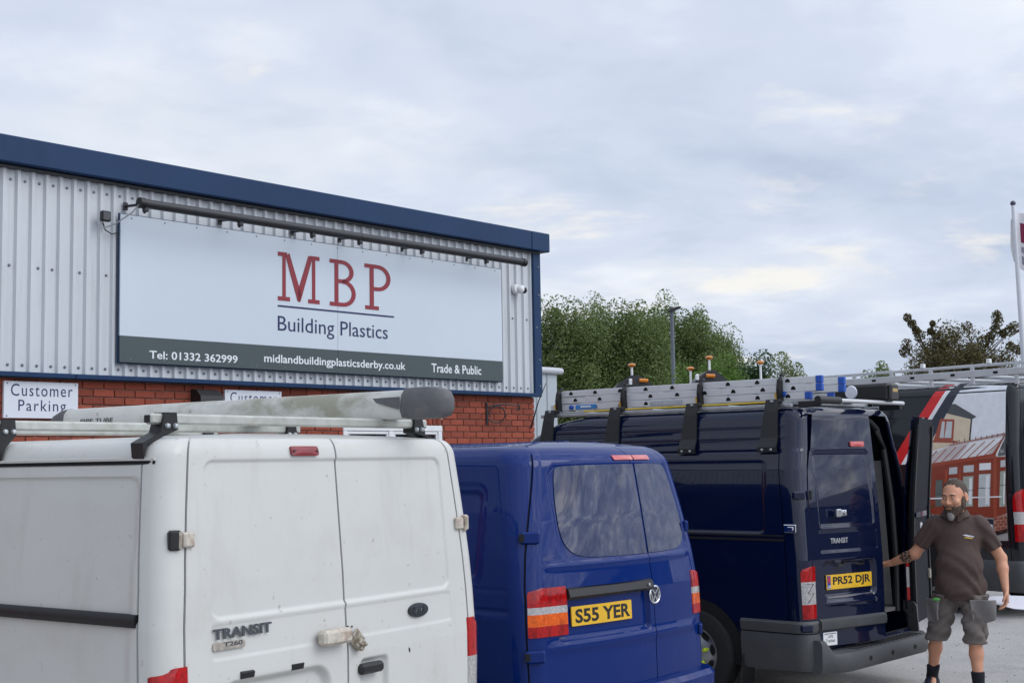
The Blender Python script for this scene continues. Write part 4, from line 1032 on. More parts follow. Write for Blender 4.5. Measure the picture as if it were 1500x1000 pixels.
def npart(fr, fa, fz, roof):
    Wd, r, X0 = nv.dims(np.clip(fz, .3, 2.28)); yq = fa / (Wd - r)
    p = np.zeros(fr.shape, int); d = (fr == 2) & (fz > ZB) & ~roof & (fz < 2.235)
    p[d & (fa > 0) & (yq < QH)] = 1; p[d & (fa <= 0) & (yq > -QH)] = 2; return p
no = nv.finish(G, ngap, npart, {0: ('body', [NPAINT, GAP]), 1: ('rear_door', [NPAINT, GAP]), 2: ('rear_door', [NPAINT, GAP])})
NL, NR_ = no[1], no[2]
NL['label'] = 'left rear door with number plate, slightly ajar'; NR_['label'] = 'right rear door swung wide open'
def door_slab(van, y0, y1, z0, z1, o0, o1, ny=10, nz=20):
    V = []; F = []; n = ny * nz
    for o in (o0, o1):
        for z in np.linspace(z0, z1, nz):
            for y in np.linspace(y0, y1, ny): V.append(van.rear(y * (1 if z < 1.4 else float((van.hw(z) - .1) / (van.hw(1.4) - .1))), z, o))
    for i in range(nz - 1):
        for j in range(ny - 1):
            a = i * ny + j; F.append((a, a + 1, a + ny + 1, a + ny)); F.append((n + a, n + a + ny, n + a + ny + 1, n + a + 1))
    for i in range(nz - 1):
        for j in (0, ny - 1):
            a = i * ny + j; F.append((a, a + ny, n + a + ny, n + a))
    for j in range(ny - 1):
        for i in (0, nz - 1):
            a = i * ny + j; F.append((a, a + 1, n + a + 1, n + a))
    q = MB(); q.add(V, F); return q
BLACKT = mat('door_trim', (0.010, 0.011, 0.016), rough=.45, spec=.06, noise=(8, .2))
door_slab(nv, .012, .775, ZB + .02, 2.21, -.036, -.062).build('inner_skin', NPAINT, NL)
door_slab(nv, -.76, -.012, ZB + .02, 2.21, -.036, -.062).build('inner_skin', BLACKT, NR_)
rp = lambda a, b, o: nv.rear(a, b, o)
inn = lambda a, b, o: nv.rear(a, b, -.063 - o)
# details on the inside of the open door (its inner face looks at the camera once swung round)
def ipatch(name, poly, m, th=.006, parent=NR_): 
    q = MB(); patch(q, poly, inn, th, 3, th, .08); return q.build(name, m, parent)
ipatch('trim_panel', rrect(-.66, -.10, 1.42, 2.08, .06), BLACKT); ipatch('trim_panel', rrect(-.66, -.10, .62, 1.28, .06), BLACKT)
ipatch('seal_strip', rrect(-.735, -.695, .52, 2.15, .015), BLACKP, .016); ipatch('seal_strip', rrect(-.065, -.03, .52, 2.15, .015), BLACKP, .016)
ipatch('check_strap', rrect(-.72, -.25, 1.36, 1.405, .012), NPAINT, .03)
st = ipatch('speed_sticker', [(-.36 + .045 * cos(t), 1.26 + .045 * sin(t)) for t in np.linspace(0, 2 * pi, 21)[:-1]], mat('sticker_white', (.6, .6, .6), .5), .008)
text('sticker_number', '70', -.385, -.335, 1.24, 1.28, lambda a, b, o: inn(a, b, .0092 + o), BLACKP, st, bold=.02)
ipatch('grab_handle', rrect(-.45, -.25, 1.06, 1.10, .015), CHROME, .02)
ipatch('latch', rrect(-.12, -.05, .80, .88, .01), OLDS, .022)
# outer details, left door
ya, za = nv.pr(1247, 660, .06); yb, _ = nv.pr(1266, 660, .06); yb = ya - .15
zc = 1.99
for par, sg in ((NL, 1),): rpatch(nv, 'brake_light', rrect(.115, .275, zc - .020, zc + .020, .01), .014, mat('lamp_red_pale', (.48, .05, .05), .2, coat=1), par, .016, .003)
text('model_badge', 'TRANSIT', .60, .405, 1.222, 1.262, lambda a, b, o: nv.rear(a, b, .001 + o), mat('badge_silver', (.75, .76, .77), .25, metal=.7), NL, bold=.0, thick=.004)
plate(nv, 'number_plate', 'PR52 DJR', .385, .925, .52, .111, -.024, YELLOW, parent=NL, band=True)
for yy in (.50, .27):
    q = MB(); q.prism([(-.02, 0), (.025, .016), (.025, -.016), (-.015, -.016)], -.035, .035, lambda a, b, t: (a + .012, yy + t, 1.06 + b)); q.build('plate_lamp', CHROME, NL, smooth=False)
q = MB(); q.box((-.012, .53, 1.455), (.03, .055, .06), .006); q.box((-.02, .48, 1.455), (.02, .07, .045), .006); q.lathe([(0, .014), (.016, .012), (.02, 0)], 12, Matrix.Translation((-.03, .475, 1.455)) @ Matrix.Rotation(-pi / 2, 4, 'Y')); q.build('slam_lock', CHROME, NL)
q = MB(); nv.band(q, [('r', y) for y in np.linspace(.765, .015, 12)], [(.565, -.004), (.575, .024), (.60, .030), (.64, .028), (.658, -.004)]); q.build('door_moulding', GREYP, NL)
q = MB(); nv.band(q, [('r', y) for y in np.linspace(-.015, -.765, 12)], [(.565, -.004), (.575, .024), (.60, .030), (.64, .028), (.658, -.004)]); q.build('door_moulding', GREYP, NR_)
sk = rpatch(nv, 'tracker_sticker', rrect(.575, .725, .452, .552, .004), .003, WHITEP, NL, .003)
text('sticker_text', 'GPS', .675, .62, .508, .528, lambda a, b, o: nv.rear(a, b, .0036 + o), BLACKP, sk, bold=.01)
text('sticker_text', 'Tracker', .70, .597, .475, .500, lambda a, b, o: nv.rear(a, b, .0036 + o), BLACKP, sk, bold=.01)
q = MB()
for k in range(9): q.add([nv.rear(.712 - .014 * k - d, z, .0036) for d, z in ((0, .536), (.010, .536), (.010, .543), (0, .543))], [(0, 1, 2, 3)])
q.build('sticker_small_print', BLACKP, sk, smooth=False)
def swing(o, hx, hy, deg):
    R_ = Matrix.Rotation(radians(deg), 3, 'Z'); h = Vector((hx, hy, 0)); o.location = h - R_ @ h; o.rotation_euler = (0, 0, radians(deg))
swing(NL, .04, YH + .03, -12); swing(NR_, .03, -YH - .02, 193)
# load space
LIN = mat('load_lining', (0.30, 0.30, 0.30), rough=.6, noise=(3, .12), grime=[(4, .5, .7, (.18, .17, .16), .5)])
STAIN = mat('lining_stain', (0.30, 0.13, 0.03), rough=.7, noise=(14, .4))
q = MB(); iy = .80
q.box((1.35, iy, 1.22), (2.1, .02, 1.2)); q.build('load_wall', LIN, nv.root, smooth=False)
q = MB(); q.add([(.16, -.76, .62), (2.4, -.80, .62), (2.4, -.80, 1.85), (.20, -.73, 1.85)], [(0, 1, 2, 3)]); q.build('load_wall', LIN, nv.root, smooth=False)
q = MB(); q.add([(.20, -.728, 1.86), (2.4, -.79, 1.86), (2.4, -.70, 2.18), (.24, -.68, 2.18)], [(0, 1, 2, 3)]); q.build('load_wall_top', BLACKT, nv.root, smooth=False)
q = MB(); patch(q, [(.45, 1.20), (.60, 1.16), (.75, 1.25), (.80, 1.45), (.74, 1.62), (.58, 1.68), (.48, 1.55), (.43, 1.35)], lambda a, b, o: (a, -.745 - .028 * (a / 2.4) + o * 0 + .012, b), 0, 3, 0, .06); q.build('rust_stain', STAIN, nv.root)
q = MB(); q.box((1.25, 0, .60), (2.3, 1.56, .03)); q.build('load_floor', mat('load_floor', (.10, .095, .09), .7, noise=(6, .2)), nv.root, smooth=False)
q = MB(); q.box((2.42, 0, 1.4), (.02, 1.6, 1.6)); q.build('bulkhead', DARKM, nv.root, smooth=False)
q = MB()
for sg in (-1,):
    q.tube([(.10, sg * .71, .58), (.10, sg * .73, 1.0), (.115, sg * .72, 1.5), (.15, sg * .68, 1.95), (.175, sg * .62, 2.12), (.185, sg * .50, 2.19), (.185, sg * .1, 2.2), (.185, .5, 2.2)], .028, 10)
q.build('door_seal', BLACKP, nv.root)
# hinges
for zc in (1.60, .60):
    for sg in (1, -1):
        q = MB(); c = nv.corner(46, zc, .012); q.box((c[0], sg * c[1], zc), (.10, .034, .062), .010, Matrix.Rotation(radians(sg * 52), 3, 'Z')); o = q.build('hinge', NPAINT, nv.root)
        q = MB(); p = nv.rear(.80, zc, .022); q.tube([(p[0], sg * p[1], zc - .035), (p[0], sg * p[1], zc + .035)], .012, 8); q.build('hinge_pin', BLACKP, o)
# side slam lock
xx, zz = nv.ps(1156, 774, .965)
q = MB(); q.box((xx, nv.side(xx, zz)[1] + .012, zz), (.11, .026, .062), .006); q.box((xx - .01, nv.side(xx, zz)[1] + .026, zz), (.05, .02, .03), .005); q.build('slam_lock', CHROME, nv.root)
# tail lights
for sg in (1, -1):
    o = tail_light(nv, .665, 1.06, .80, 34, sg, nv.root, [(.665, .775, RED), (.775, .945, CLEAR), (.945, 1.06, RED)], rtop=.04)
    q = MB()
    c1 = [nv.corner(a_, z_, .0085) for a_, z_ in ((60, .79), (88, .86), (60, .86), (88, .93), (60, .93))]
    q.tube([(p[0], p[1] * sg, p[2]) for p in c1], .0035, 5); q.build('lens_pattern', DARKM, o)
# door rail on the side
zr_ = nv.ps(1080, 786, .965)[1]; xr_ = nv.ps(1146, 786, .965)[0]
q = MB(); nv.band(q, [('s', t) for t in np.linspace(xr_, 2.3, 24)], [(zr_ - .026, -.02), (zr_ - .026, .006), (zr_ - .008, .006), (zr_ - .006, -.004), (zr_ + .008, -.004), (zr_ + .010, .010), (zr_ + .022, .010), (zr_ + .024, -.02)]); q.build('door_rail', BLACKP, nv.root)
# lower cladding and bumper
pth = [('s', t) for t in np.linspace(.60, .17, 10)] + [('c', t) for t in range(0, 91, 9)] + [('r', .79)]
q = MB(); nv.band(q, pth, [(.555, -.01), (.56, .018), (.585, .026), (.63, .026), (.648, .012), (.65, -.01)]); q.build('upper_cladding', GREYP, nv.root)
q = MB(); nv.band(q, [('s', t) for t in np.linspace(.60, .17, 10)] + [('c', t) for t in range(0, 91, 9)] + [('r', .79)], [(.275, -.03), (.275, .02), (.33, .034), (.50, .030), (.55, .018), (.554, -.01)]); q.build('lower_cladding', GREYP, nv.root)
q = MB(); V = [nv.side(x_, z_, o_, -1) for x_ in (1.0, .6, .2) for z_, o_ in ((.275, .02), (.4, .034), (.55, .02), (.65, .015))]; F = [(i * 4 + k, i * 4 + k + 1, i * 4 + k + 5, i * 4 + k + 4) for i in range(2) for k in range(3)]; q.add(V, F); q.build('lower_cladding', GREYP, nv.root)
prof = [(.265, .02), (.265, -.17), (.30, -.19), (.375, -.19), (.405, -.175), (.41, -.16), (.41, .04)]
q = MB(); V = []; F = []; ys = [.88, .84, .78, .70] + list(np.linspace(.6, -.6, 9)) + [-.68, -.76, -.82, -.86]
for y in ys:
    e = smooth01((abs(y) - .62) / .30); k_ = .55 if y > .55 else 1.0
    for z, x_ in prof: V.append((x_ + (.13 * float(e) ** 1.3 if x_ < 0 else .1 * float(e)), y, z - (.0 if z < .3 else .0) + (.10 if (y > .79 and z > .3) else 0) * float(smooth01((y - .79) / .05))))
n_ = len(prof)
for i in range(len(ys) - 1):
    for k in range(n_ - 1): F.append((i * n_ + k, (i + 1) * n_ + k, (i + 1) * n_ + k + 1, i * n_ + k + 1))
F.append(tuple(range(n_))); F.append(tuple((len(ys) - 1) * n_ + k for k in range(n_ - 1, -1, -1)))
q.add(V, F); bmp = q.build('bumper', GREYP, nv.root)
q = MB(); V = [];
pr_ = [(.28, .03), (.28, -.06), (.62, -.04), (.66, -.01), (.66, .08)]
for y in (-.79, -.83, -.87, -.90):
    for z, x_ in pr_: V.append((x_ + .09 * ((abs(y) - .79) / .11) ** 2, y, z))
q.add(V, [(i * 5 + k, (i + 1) * 5 + k, (i + 1) * 5 + k + 1, i * 5 + k + 1) for i in range(3) for k in range(4)] + [tuple(range(5))]); q.build('bumper_end', GREYP, bmp)
for k in range(16):
    q = MB(); q.box((-.085, .44 - .072 * k, .4135), (.13, .022, .007), .003); q.build('tread_rib', GREYP, bmp)
for yy in (.35, -.02, -.42):
    q = MB(); q.lathe([(.019, .0), (.019, .006), (.015, .006), (.014, .002), (0, .002)], 14, Matrix.Translation((-.189, yy, .335)) @ Matrix.Rotation(-pi / 2, 4, 'Y')); q.build('parking_sensor', BLACKP, bmp)
YG_ = mat('nut_yellow', (.55, .70, .03), .45)
for xx in (1.03, 3.95):
    for sg in (1, -1):
        wheel(nv.root, xx, sg * .865, .345, .2, nuts=YG_ if (sg > 0 and xx < 2) else None)
        if xx < 2:
            q = MB(); V = []; n = 26
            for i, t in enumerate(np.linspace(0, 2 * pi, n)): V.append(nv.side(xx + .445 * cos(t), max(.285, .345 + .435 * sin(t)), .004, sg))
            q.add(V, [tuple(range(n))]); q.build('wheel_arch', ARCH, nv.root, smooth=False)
# mud flap and exhaust
q = MB(); q.box((.60, .86, .245), (.012, .20, .26), .004, Matrix.Rotation(radians(-8), 3, 'Y')); q.build('mud_flap', BLACKP, nv.root)
q = MB(); q.lathe([(.33, -.10), (.345, -.08), (.345, .08), (.33, .10), (0, .10)], 32, Matrix.Translation((.55, -.02, .36)) @ Matrix.Rotation(0, 4, 'X')); 
q = MB(); q.lathe([(0, -.09), (.30, -.09), (.335, -.06), (.335, .06), (.30, .09), (0, .09)], 36, Matrix.Translation((.47, .05, .30))); q.build('spare_wheel', RUBBER, nv.root)
for sg in (1, -1):
    q = MB(); patch(q, [(2.5, 1.25), (3.6, 1.2), (3.15, 1.75), (2.5, 1.80)], lambda a, b, o, sg=sg: nv.side(a, b, o, sg), .004, 4, .01, .1); q.build('cab_window', GLASSD, nv.root)
q = MB(); q.tube([nv.side(3.1, 2.2, -.25), (3.0, .55, 2.45), (2.9, .55, 2.62)], [.008, .005, .003], 6); q.build('aerial', BLACKP, nv.root)
# ---- rack
RK = empty('roof_rack', nv.P + np.array([0, 0, 1.95]), nv.a + pi / 2); bpy.data.objects.remove(RK)
feet_x = [nv.ps(px, 640, .90)[0] for px in (1122, 1004, 891, 795)]
Z_BAR = 2.335
for k, x in enumerate(feet_x):
    for sg in (1, -1):
        ys = nv.side(x, 1.95, .03, sg)[1]; yt = nv.side(x, 2.22, .02, sg)[1]
        q = MB(); V = []
        for w, z, y in ((.085, 1.935, ys + sg * .006), (.083, 1.975, ys + sg * .006), (.078, 2.05, nv.side(x, 2.05, .022, sg)[1]), (.060, 2.25, nv.side(x, 2.2, .02, sg)[1] + 0), (.055, Z_BAR + .015, yt - sg * .02)):
            for dx_, dy_ in ((-w, 0), (w, 0), (w, -sg * .014), (-w, -sg * .014)): V.append((x + dx_, y + dy_, z))
        F = [(i * 4 + j, i * 4 + (j + 1) % 4, (i + 1) * 4 + (j + 1) % 4, (i + 1) * 4 + j) for i in range(4) for j in range(4)] + [(3, 2, 1, 0), (16, 17, 18, 19)]
        q.add(V, F); ft = q.build('rack_foot', BLACKP, nv.root, smooth=False)
        q = MB()
        for dx_ in (-.04, .04): q.lathe([(0, .012), (.009, .010), (.012, 0)], 8, Matrix.Translation((x + dx_, ys + sg * .008, 1.955)) @ Matrix.Rotation(-sg * pi / 2, 4, 'X'))
        q.build('bolts', STEEL, ft)
    yl = nv.side(x, 2.25, .0, 1)[1]
    q = MB(); q.box((x, 0, Z_BAR - .005), (.035, 2 * yl + .06, .03), .005); bar = q.build('rack_bar', STEEL, nv.root)
    q = MB(); q.box((x + .0, yl - .03, Z_BAR + .0), (.11, .05, .035), .008); q.build('clamp', BLACKP, bar)
    q = MB(); q.tube([(x, .66, Z_BAR), (x, .672, Z_BAR + .10), (x, .662, Z_BAR + .17), (x, .635, Z_BAR + .215), (x, .60, Z_BAR + .222)], [.034, .032, .028, .020, .010], prof=[(-.9, -.45), (.9, -.45), (.9, .45), (-.9, .45)]); q.build('ladder_stop', BLACKP, bar, smooth=False)
    q = MB(); q.tube([(x + .022, .684, Z_BAR + .02), (x + .028, .69, Z_BAR + .07)], .009, 6); q.build('strap_buckle', mat('strap_yellow', (.62, .36, .02), .5), bar)
q = MB(); zt_ = 2.335
q.tube([(-.03, .42, zt_), (-.03, -.72, zt_)], .017, 12); rol = q.build('rear_roller', mat('roller_alu', (.55, .56, .57), .35, metal=.5), nv.root)
q = MB(); q.tube([(-.03, .74, zt_), (-.03, .40, zt_)], .030, 12); q.build('roller_grip', BLACKP, rol)
for yy in (.70, -.66):
    q = MB(); q.box((.06, yy, zt_ - .03), (.2, .03, .05), .006); q.build('roller_arm', BLACKP, rol)
for sg in (1, -1):
    q = MB(); q.box(((feet_x[0] + feet_x[-1]) / 2, sg * .735, Z_BAR - .035), (feet_x[-1] - feet_x[0] + .3, .03, .03), .005); q.build('rack_rail', STEEL, nv.root)
# ---- triple ladder on the rack
x0l = nv.ps(1198, 560, .62)[0]; x1l = nv.ps(808, 585, .62)[0]
LD = empty('ladder', nv.P + np.array([0, 0, Z_BAR + .012]), nv.a + pi / 2)
tag(LD, 'triple aluminium extension ladder with blue end caps lying on the rack', 'ladder')
ALU = mat('ladder_alu', (0.66, 0.67, 0.68), rough=.40, metal=.25, noise=(5, .08), grime=[(12, .6, .8, (.35, .35, .35), .5)])
LBLUE = mat('cap_blue', (.02, .09, .42), .4)
Z3 = [.0, .062, .124]
hole = MB(); pts = [(-.020, -.012), (.020, -.012), (.022, -.002), (.008, .017), (-.008, .017), (-.022, -.002)]
hole.prism(pts, 0, .003, lambda a, b, t: (a, t, b)); HM = hole.mesh('rung_end', GAP, smooth=False)
rg_ = MB(); rg_.tube([(0, .62, 0), (0, .27, 0)], .014, 8); RM = rg_.mesh('rung', ALU)
for i, z in enumerate(Z3):
    xa = x0l + (.10 if i == 0 else .0) - (.0) ; xb = x1l - .06 * i
    for yy, sx_off in ((.625, 0), (.265, -.0)):
        q = MB(); q.box(((xa + xb) / 2, yy, z + .029), (xb - xa, .024, .055), .003); st_ = q.build('stile', ALU, LD)
        q = MB(); q.box((xa - .018, yy, z + .029), (.06, .034, .060), .006); q.build('end_cap', LBLUE, st_)
    x = xa + .16 + .05 * i; k = 0
    while x < xb - .05:
        link('rung', RM, LD, (x, 0, z + .029)); link('rung_end', HM, LD, (x, .6365, z + .029)); x += .28
q = MB(); q.box((x1l - .42, .639, .029), (.24, .004, .04), .001); lb_ = q.build('maker_label', mat('label_blue', (.04, .22, .55), .4), LD)
q = MB(); q.box((x1l - .42, .6425, .031), (.12, .002, .016)); q.build('label_stripe', TXTW, lb_, smooth=False)
q = MB(); q.box((x1l - 1.30, .639, .029), (.34, .003, .036), .001); q.build('worn_label', mat('label_worn', (.42, .45, .48), .5, noise=(60, .3)), LD)
q = MB(); q.sphere((x1l - .25, .640, .029), (.03, .008, .022)); q.build('feet_plug', LBLUE, LD)
q = MB(); q.box((x0l + .30, .640, .05), (.05, .02, .04), .006); q.build('feet_plug', LBLUE, LD)
# yellow pole under the ladder
YP = empty('yellow_pole', nv.P + np.array([0, 0, Z_BAR - .025]), nv.a + pi / 2); tag(YP, 'thin yellow pole lying under the aluminium ladder', 'pole')
q = MB(); q.tube([(x0l + .35, .70, .024), (x0l + 2.3, .70, .020)], .008, 8); q.build('shaft', mat('pole_yellow', (.62, .42, .03), .45), YP)
q = MB(); q.tube([(x0l + .30, .70, .024), (x0l + .35, .70, .024)], .015, 8); q.build('tip', BLACKP, YP)
# black case with a white disc at the other side of the rack
BX = empty('roof_case', nv.P + nv.Lft * -.44 + np.array([0, 0, Z_BAR + .012]), nv.a + pi / 2); tag(BX, 'black box shaped pipe case with round white disc on the roof rack', 'case')
q = MB(); q.box((.80, 0, .075), (1.75, .16, .15), .022); q.build('case', BLACKP, BX)
q = MB(); q.box((-.085, 0, .075), (.03, .15, .14), .02); ec = q.build('end_cap', DARKM, BX)
text('end_label', 'WAX', .05, -.05, .07, .09, lambda a, b, o: (-.1008 - o, a, b), mat('label_gold', (.45, .30, .10), .5), ec) if False else None
q = MB(); q.box((-.101, 0, .09), (.003, .09, .03), .001); q.build('end_label', mat('label_gold', (.38, .27, .10), .5), ec)
q = MB(); q.lathe([(0, .014), (.052, .012), (.058, 0)], 28, Matrix.Translation((.26, .0815, .085)) @ Matrix.Rotation(-pi / 2, 4, 'X')); q.build('disc', mat('disc_white', (.68, .70, .76), .5), BX)
# ------------------------------------------------------------------ tall black van with a printed conservatory
KP = mat('black_paint', (0.010, 0.011, 0.015), rough=.3, spec=.05, coat=.9, coat_rough=.04, noise=(1, .1))
kv = Van('black_van', 6.60, 15.98, 38,
         tab((.25, .98), (.8, 1.02), (1.4, 1.02), (2.0, .985), (2.75, .90)),
         tab((.3, 0), (1.1, 0), (2.75, .06)), tab((.3, 5.9), (.95, 5.8), (1.15, 5.4), (2.2, 4.3), (2.75, 3.6)),
         tab((.3, .08), (2.75, .10)), .02, 2.73, .13, .32, 3.4, kr=.5)
tag(kv.root, 'tall black van with printed conservatory picture and red stripe on its side', 'van')
def kdisp(reg, A, Z, cv):
    rg = np.broadcast_to(reg, A.shape); D = ridge(Z - 2.33, .008, -.006) + ridge(Z - 1.42, .012, -.005)
    return np.where(rg == 0, D, 0)
G = kv.grid(list(np.concatenate([np.arange(.12, 3.4, .05), np.arange(3.5, 6, .2)])), list(np.linspace(-1, 1, 40)), list(np.arange(.32, 2.6, .02)), kdisp, gaps_side=[.155], gaps_rear=[0.0, .985, -.985])
def kgap(rg, A, Z, gc, gr): return ((rg == 2) & (gc == 1) & (Z > .55)) | ((rg == 0) & (gc == 1) & (Z > .5) & (Z < 2.5))
ko = kv.finish(G, kgap, lambda fr, fa, fz, roof: np.where((fr == 2) & (fz > .55) & ~roof & (fz < 2.6), np.where(fa > 0, 1, 2), 0), {0: ('body', [KP, GAP]), 1: ('rear_door', [KP, GAP]), 2: ('rear_door', [KP, GAP])})
for sg, par in ((1, ko[1]), (-1, ko[2])):
    rpatch(kv, 'rear_window', rrect(min(sg * .08, sg * .80), max(sg * .08, sg * .80), 1.62, 2.30, .06), .004, GLASSD, par, .01)
    tail_light(kv, .88, 1.48, .80, 8, sg, kv.root, [(.88, 1.08, RED), (1.08, 1.22, CLEAR), (1.22, 1.48, RED)], rtop=.15, off=.012)
q = MB(); kv.band(q, [('s', t) for t in np.linspace(3.3, .15, 16)] + [('c', t) for t in range(0, 91, 15)] + [('r', y) for y in np.linspace(.85, -.85, 8)], [(.30, -.02), (.30, .02), (.36, .04), (.62, .04), (.66, .015), (.665, -.02)]); q.build('lower_cladding', GREYP, kv.root)
for xx in (1.15, 5.0):
    for sg in (1, -1):
        wheel(kv.root, xx, sg * .90, .36, .22)
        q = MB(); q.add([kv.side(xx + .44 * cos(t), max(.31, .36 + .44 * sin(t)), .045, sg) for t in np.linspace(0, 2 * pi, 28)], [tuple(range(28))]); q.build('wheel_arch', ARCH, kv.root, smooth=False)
# print on the side: flat vinyl polygons traced on the side panel
PC = dict(sky=(.80, .82, .86), skylo=(.82, .83, .84), red=(.66, .012, .014), white=(.84, .84, .85), navy=(.018, .022, .045), cream=(.70, .58, .42), slate=(.07, .075, .085), frame=(.26, .045, .022),
          frame2=(.36, .07, .035), glass=(.55, .58, .58), glassd=(.12, .14, .13), glassg=(.38, .42, .36), roofg=(.60, .54, .54), roofw=(.80, .80, .81), brickp=(.26, .07, .045), brickl=(.44, .22, .16), path=(.36, .34, .32), black=(.01, .01, .014), pink=(.42, .20, .16), flower=(.50, .03, .03), green=(.06, .10, .03))
PN = list(PC); PM = [mat('vinyl_' + k, PC[k], .35, coat=.4, coat_rough=.08, noise=(14, .08)) for k in PN]
pm = MB(); lay = [0]
def vin(c, pts, lv):
    pm.cur = PN.index(c); P = []
    for px, py in pts: P.append(kv.ps(px, py, 1.0))
    P = [(max(x, .185), z) for x, z in P]
    zlo, zhi = min(q_[1] for q_ in P), max(q_[1] for q_ in P)
    cuts = [zlo] + [c_ for c_ in np.arange(.4, 2.76, .05) if zlo < c_ < zhi] + [zhi]
    for za, zb in zip(cuts[:-1], cuts[1:]):
        Q = P
        for lim, sg in ((za, 1), (zb, -1)):
            R_ = []
            for i in range(len(Q)):
                a, b = Q[i], Q[(i + 1) % len(Q)]; fa, fb = (a[1] - lim) * sg, (b[1] - lim) * sg
                if fa >= 0: R_.append(a)
                if (fa >= 0) != (fb >= 0): t_ = fa / (fa - fb); R_.append((a[0] + (b[0] - a[0]) * t_, lim))
            Q = R_
            if not Q: break
        if len(Q) >= 3: pm.add([kv.side(x, z, .002 + lv * .0009) for x, z in Q], [tuple(range(len(Q)))])
def strip(c, a, b, w, lv):
    L_ = math.hypot(b[0] - a[0], b[1] - a[1]); nx, ny = -(b[1] - a[1]) / L_ * w / 2, (b[0] - a[0]) / L_ * w / 2
    vin(c, [(a[0] + nx, a[1] + ny), (b[0] + nx, b[1] + ny), (b[0] - nx, b[1] - ny), (a[0] - nx, a[1] - ny)], lv)
for ya_, yb_ in ((563, 590), (590, 640), (640, 700), (700, 757), (757, 792)):       # sky / ground of the picture in bands so that it follows the side
    xl = lambda y: 1405 - (y - 560) * (53 / 108.0) if y < 668 else 1352
    vin('sky' if ya_ < 640 else 'skylo' if ya_ < 757 else 'path', [(xl(ya_), ya_), (1484 + (ya_ - 560) * .05, ya_), (1484 + (yb_ - 560) * .05, yb_), (xl(yb_), yb_)], 0)
vin('red', [(1369, 563), (1384, 562), (1348, 628), (1332, 628)], 1); vin('red', [(1332, 628), (1348, 628), (1320, 680), (1304, 680)], 1)
vin('white', [(1384, 562), (1391, 561), (1354, 628), (1348, 628)], 1); vin('white', [(1348, 628), (1354, 628), (1326, 680), (1320, 680)], 1)
vin('navy', [(1391, 561), (1405, 560), (1371, 628), (1354, 628)], 1); vin('navy', [(1354, 628), (1371, 628), (1344, 682), (1326, 680)], 1)
vin('cream', [(1384, 604), (1419, 612), (1419, 645), (1362, 660), (1364, 645)], 2)
vin('slate', [(1389, 592), (1394, 591), (1427, 610), (1420, 614), (1383, 605)], 3); strip('black', (1420, 612), (1419, 646), 2, 3)
vin('frame2', [(1374, 613), (1395, 614), (1395, 645), (1366, 646)], 3)
for a, b in ((1377, 1381), (1384, 1392)): vin('glass', [(a, 617), (b, 617), (b, 641), (a - 2, 641)], 4)
strip('frame2', (1362, 646), (1402, 647), 3, 4)
# conservatory roof
vin('roofg', [(1352, 672), (1392, 652), (1492, 636), (1456, 667), (1352, 684)], 4)
vin('roofw', [(1420, 648), (1468, 640), (1444, 668), (1400, 674)], 5); vin('roofw', [(1474, 640), (1492, 637), (1470, 662), (1452, 666)], 5)
for k in range(9):
    t = k / 8; strip('pink', (1372 + 112 * t, 660 - 22 * t), (1354 + 98 * t, 681 - 14 * t), 1.6, 6)
strip('frame2', (1352, 683), (1458, 666), 5, 6); strip('frame2', (1456, 666), (1492, 636), 4, 6); strip('pink', (1390, 652), (1492, 634), 2.2, 6)
for k in range(12): strip('slate', (1396 + 8 * k, 650 - 1.3 * k), (1396 + 8 * k, 645 - 1.3 * k), 1.2, 6)
vin('glassd', [(1462, 663), (1492, 640), (1494, 666), (1462, 668)], 5)
# walls
vin('frame', [(1352, 685), (1458, 669), (1496, 668), (1496, 752), (1458, 758), (1352, 752)], 4)
panes = [(1355, 1361, 'glass'), (1372, 1382, 'glassd'), (1391, 1403, 'glassg'), (1412, 1427, 'glassg'), (1435, 1452, 'glass'), (1466, 1475, 'glassg'), (1480, 1493, 'glassd')]
for a, b, c in panes:
    yt = 690 - (a - 1352) * .14
    if a not in (1372,): vin('glass' if c != 'glass' else 'skylo', [(a, yt), (b, yt - 1), (b, yt + 9), (a, yt + 10)], 6)
    vin(c, [(a, yt + 16), (b, yt + 15), (b, 741), (a, 742)], 6)
    if c != 'glassd': vin('skylo', [(a + .6 * (b - a), yt + 18), (b - 1.5, yt + 18), (b - 1.5, 738), (a + .6 * (b - a), 738)], 7)
    strip('slate', (a, yt + 36), (b, yt + 36), .9, 7)
strip('frame2', (1387, 688), (1387, 752), 4, 7); strip('frame2', (1458, 668), (1460, 757), 5, 7); strip('frame2', (1407, 686), (1407, 752), 3, 7)
vin('brickl', [(1458, 757), (1496, 753), (1496, 778), (1458, 781)], 6)
for k in range(6):
    for j in range(5): vin('brickp', [(1458 + 7.4 * k + (3.5 if j % 2 else 0), 758 + 4.6 * j - .7 * k), (1464 + 7.4 * k + (3.5 if j % 2 else 0), 757.5 + 4.6 * j - .7 * k), (1464 + 7.4 * k + (3.5 if j % 2 else 0), 761 + 4.6 * j - .7 * k), (1458 + 7.4 * k + (3.5 if j % 2 else 0), 761.5 + 4.6 * j - .7 * k)], 7)
vin('navy', [(1348, 755), (1457, 760), (1457, 786), (1348, 790)], 6)
strip('black', (1460, 781), (1496, 777), 6, 7)
rn = random.Random(3)
for k in range(16):
    x_, y_ = rn.uniform(1354, 1368), rn.uniform(738, 756); vin(rn.choice(['flower', 'green', 'flower', 'glassd']), [(x_, y_), (x_ + 3, y_ - 1), (x_ + 2.5, y_ + 2.5), (x_ - .5, y_ + 2)], 8)
strip('white', (1352, 730), (1470, 727), 2, 8)
pm.build('vinyl_print', PM, kv.root, smooth=False)
xa, za = kv.ps(1440, 767, 1.0); xb, zb = kv.ps(1457, 777, 1.0)
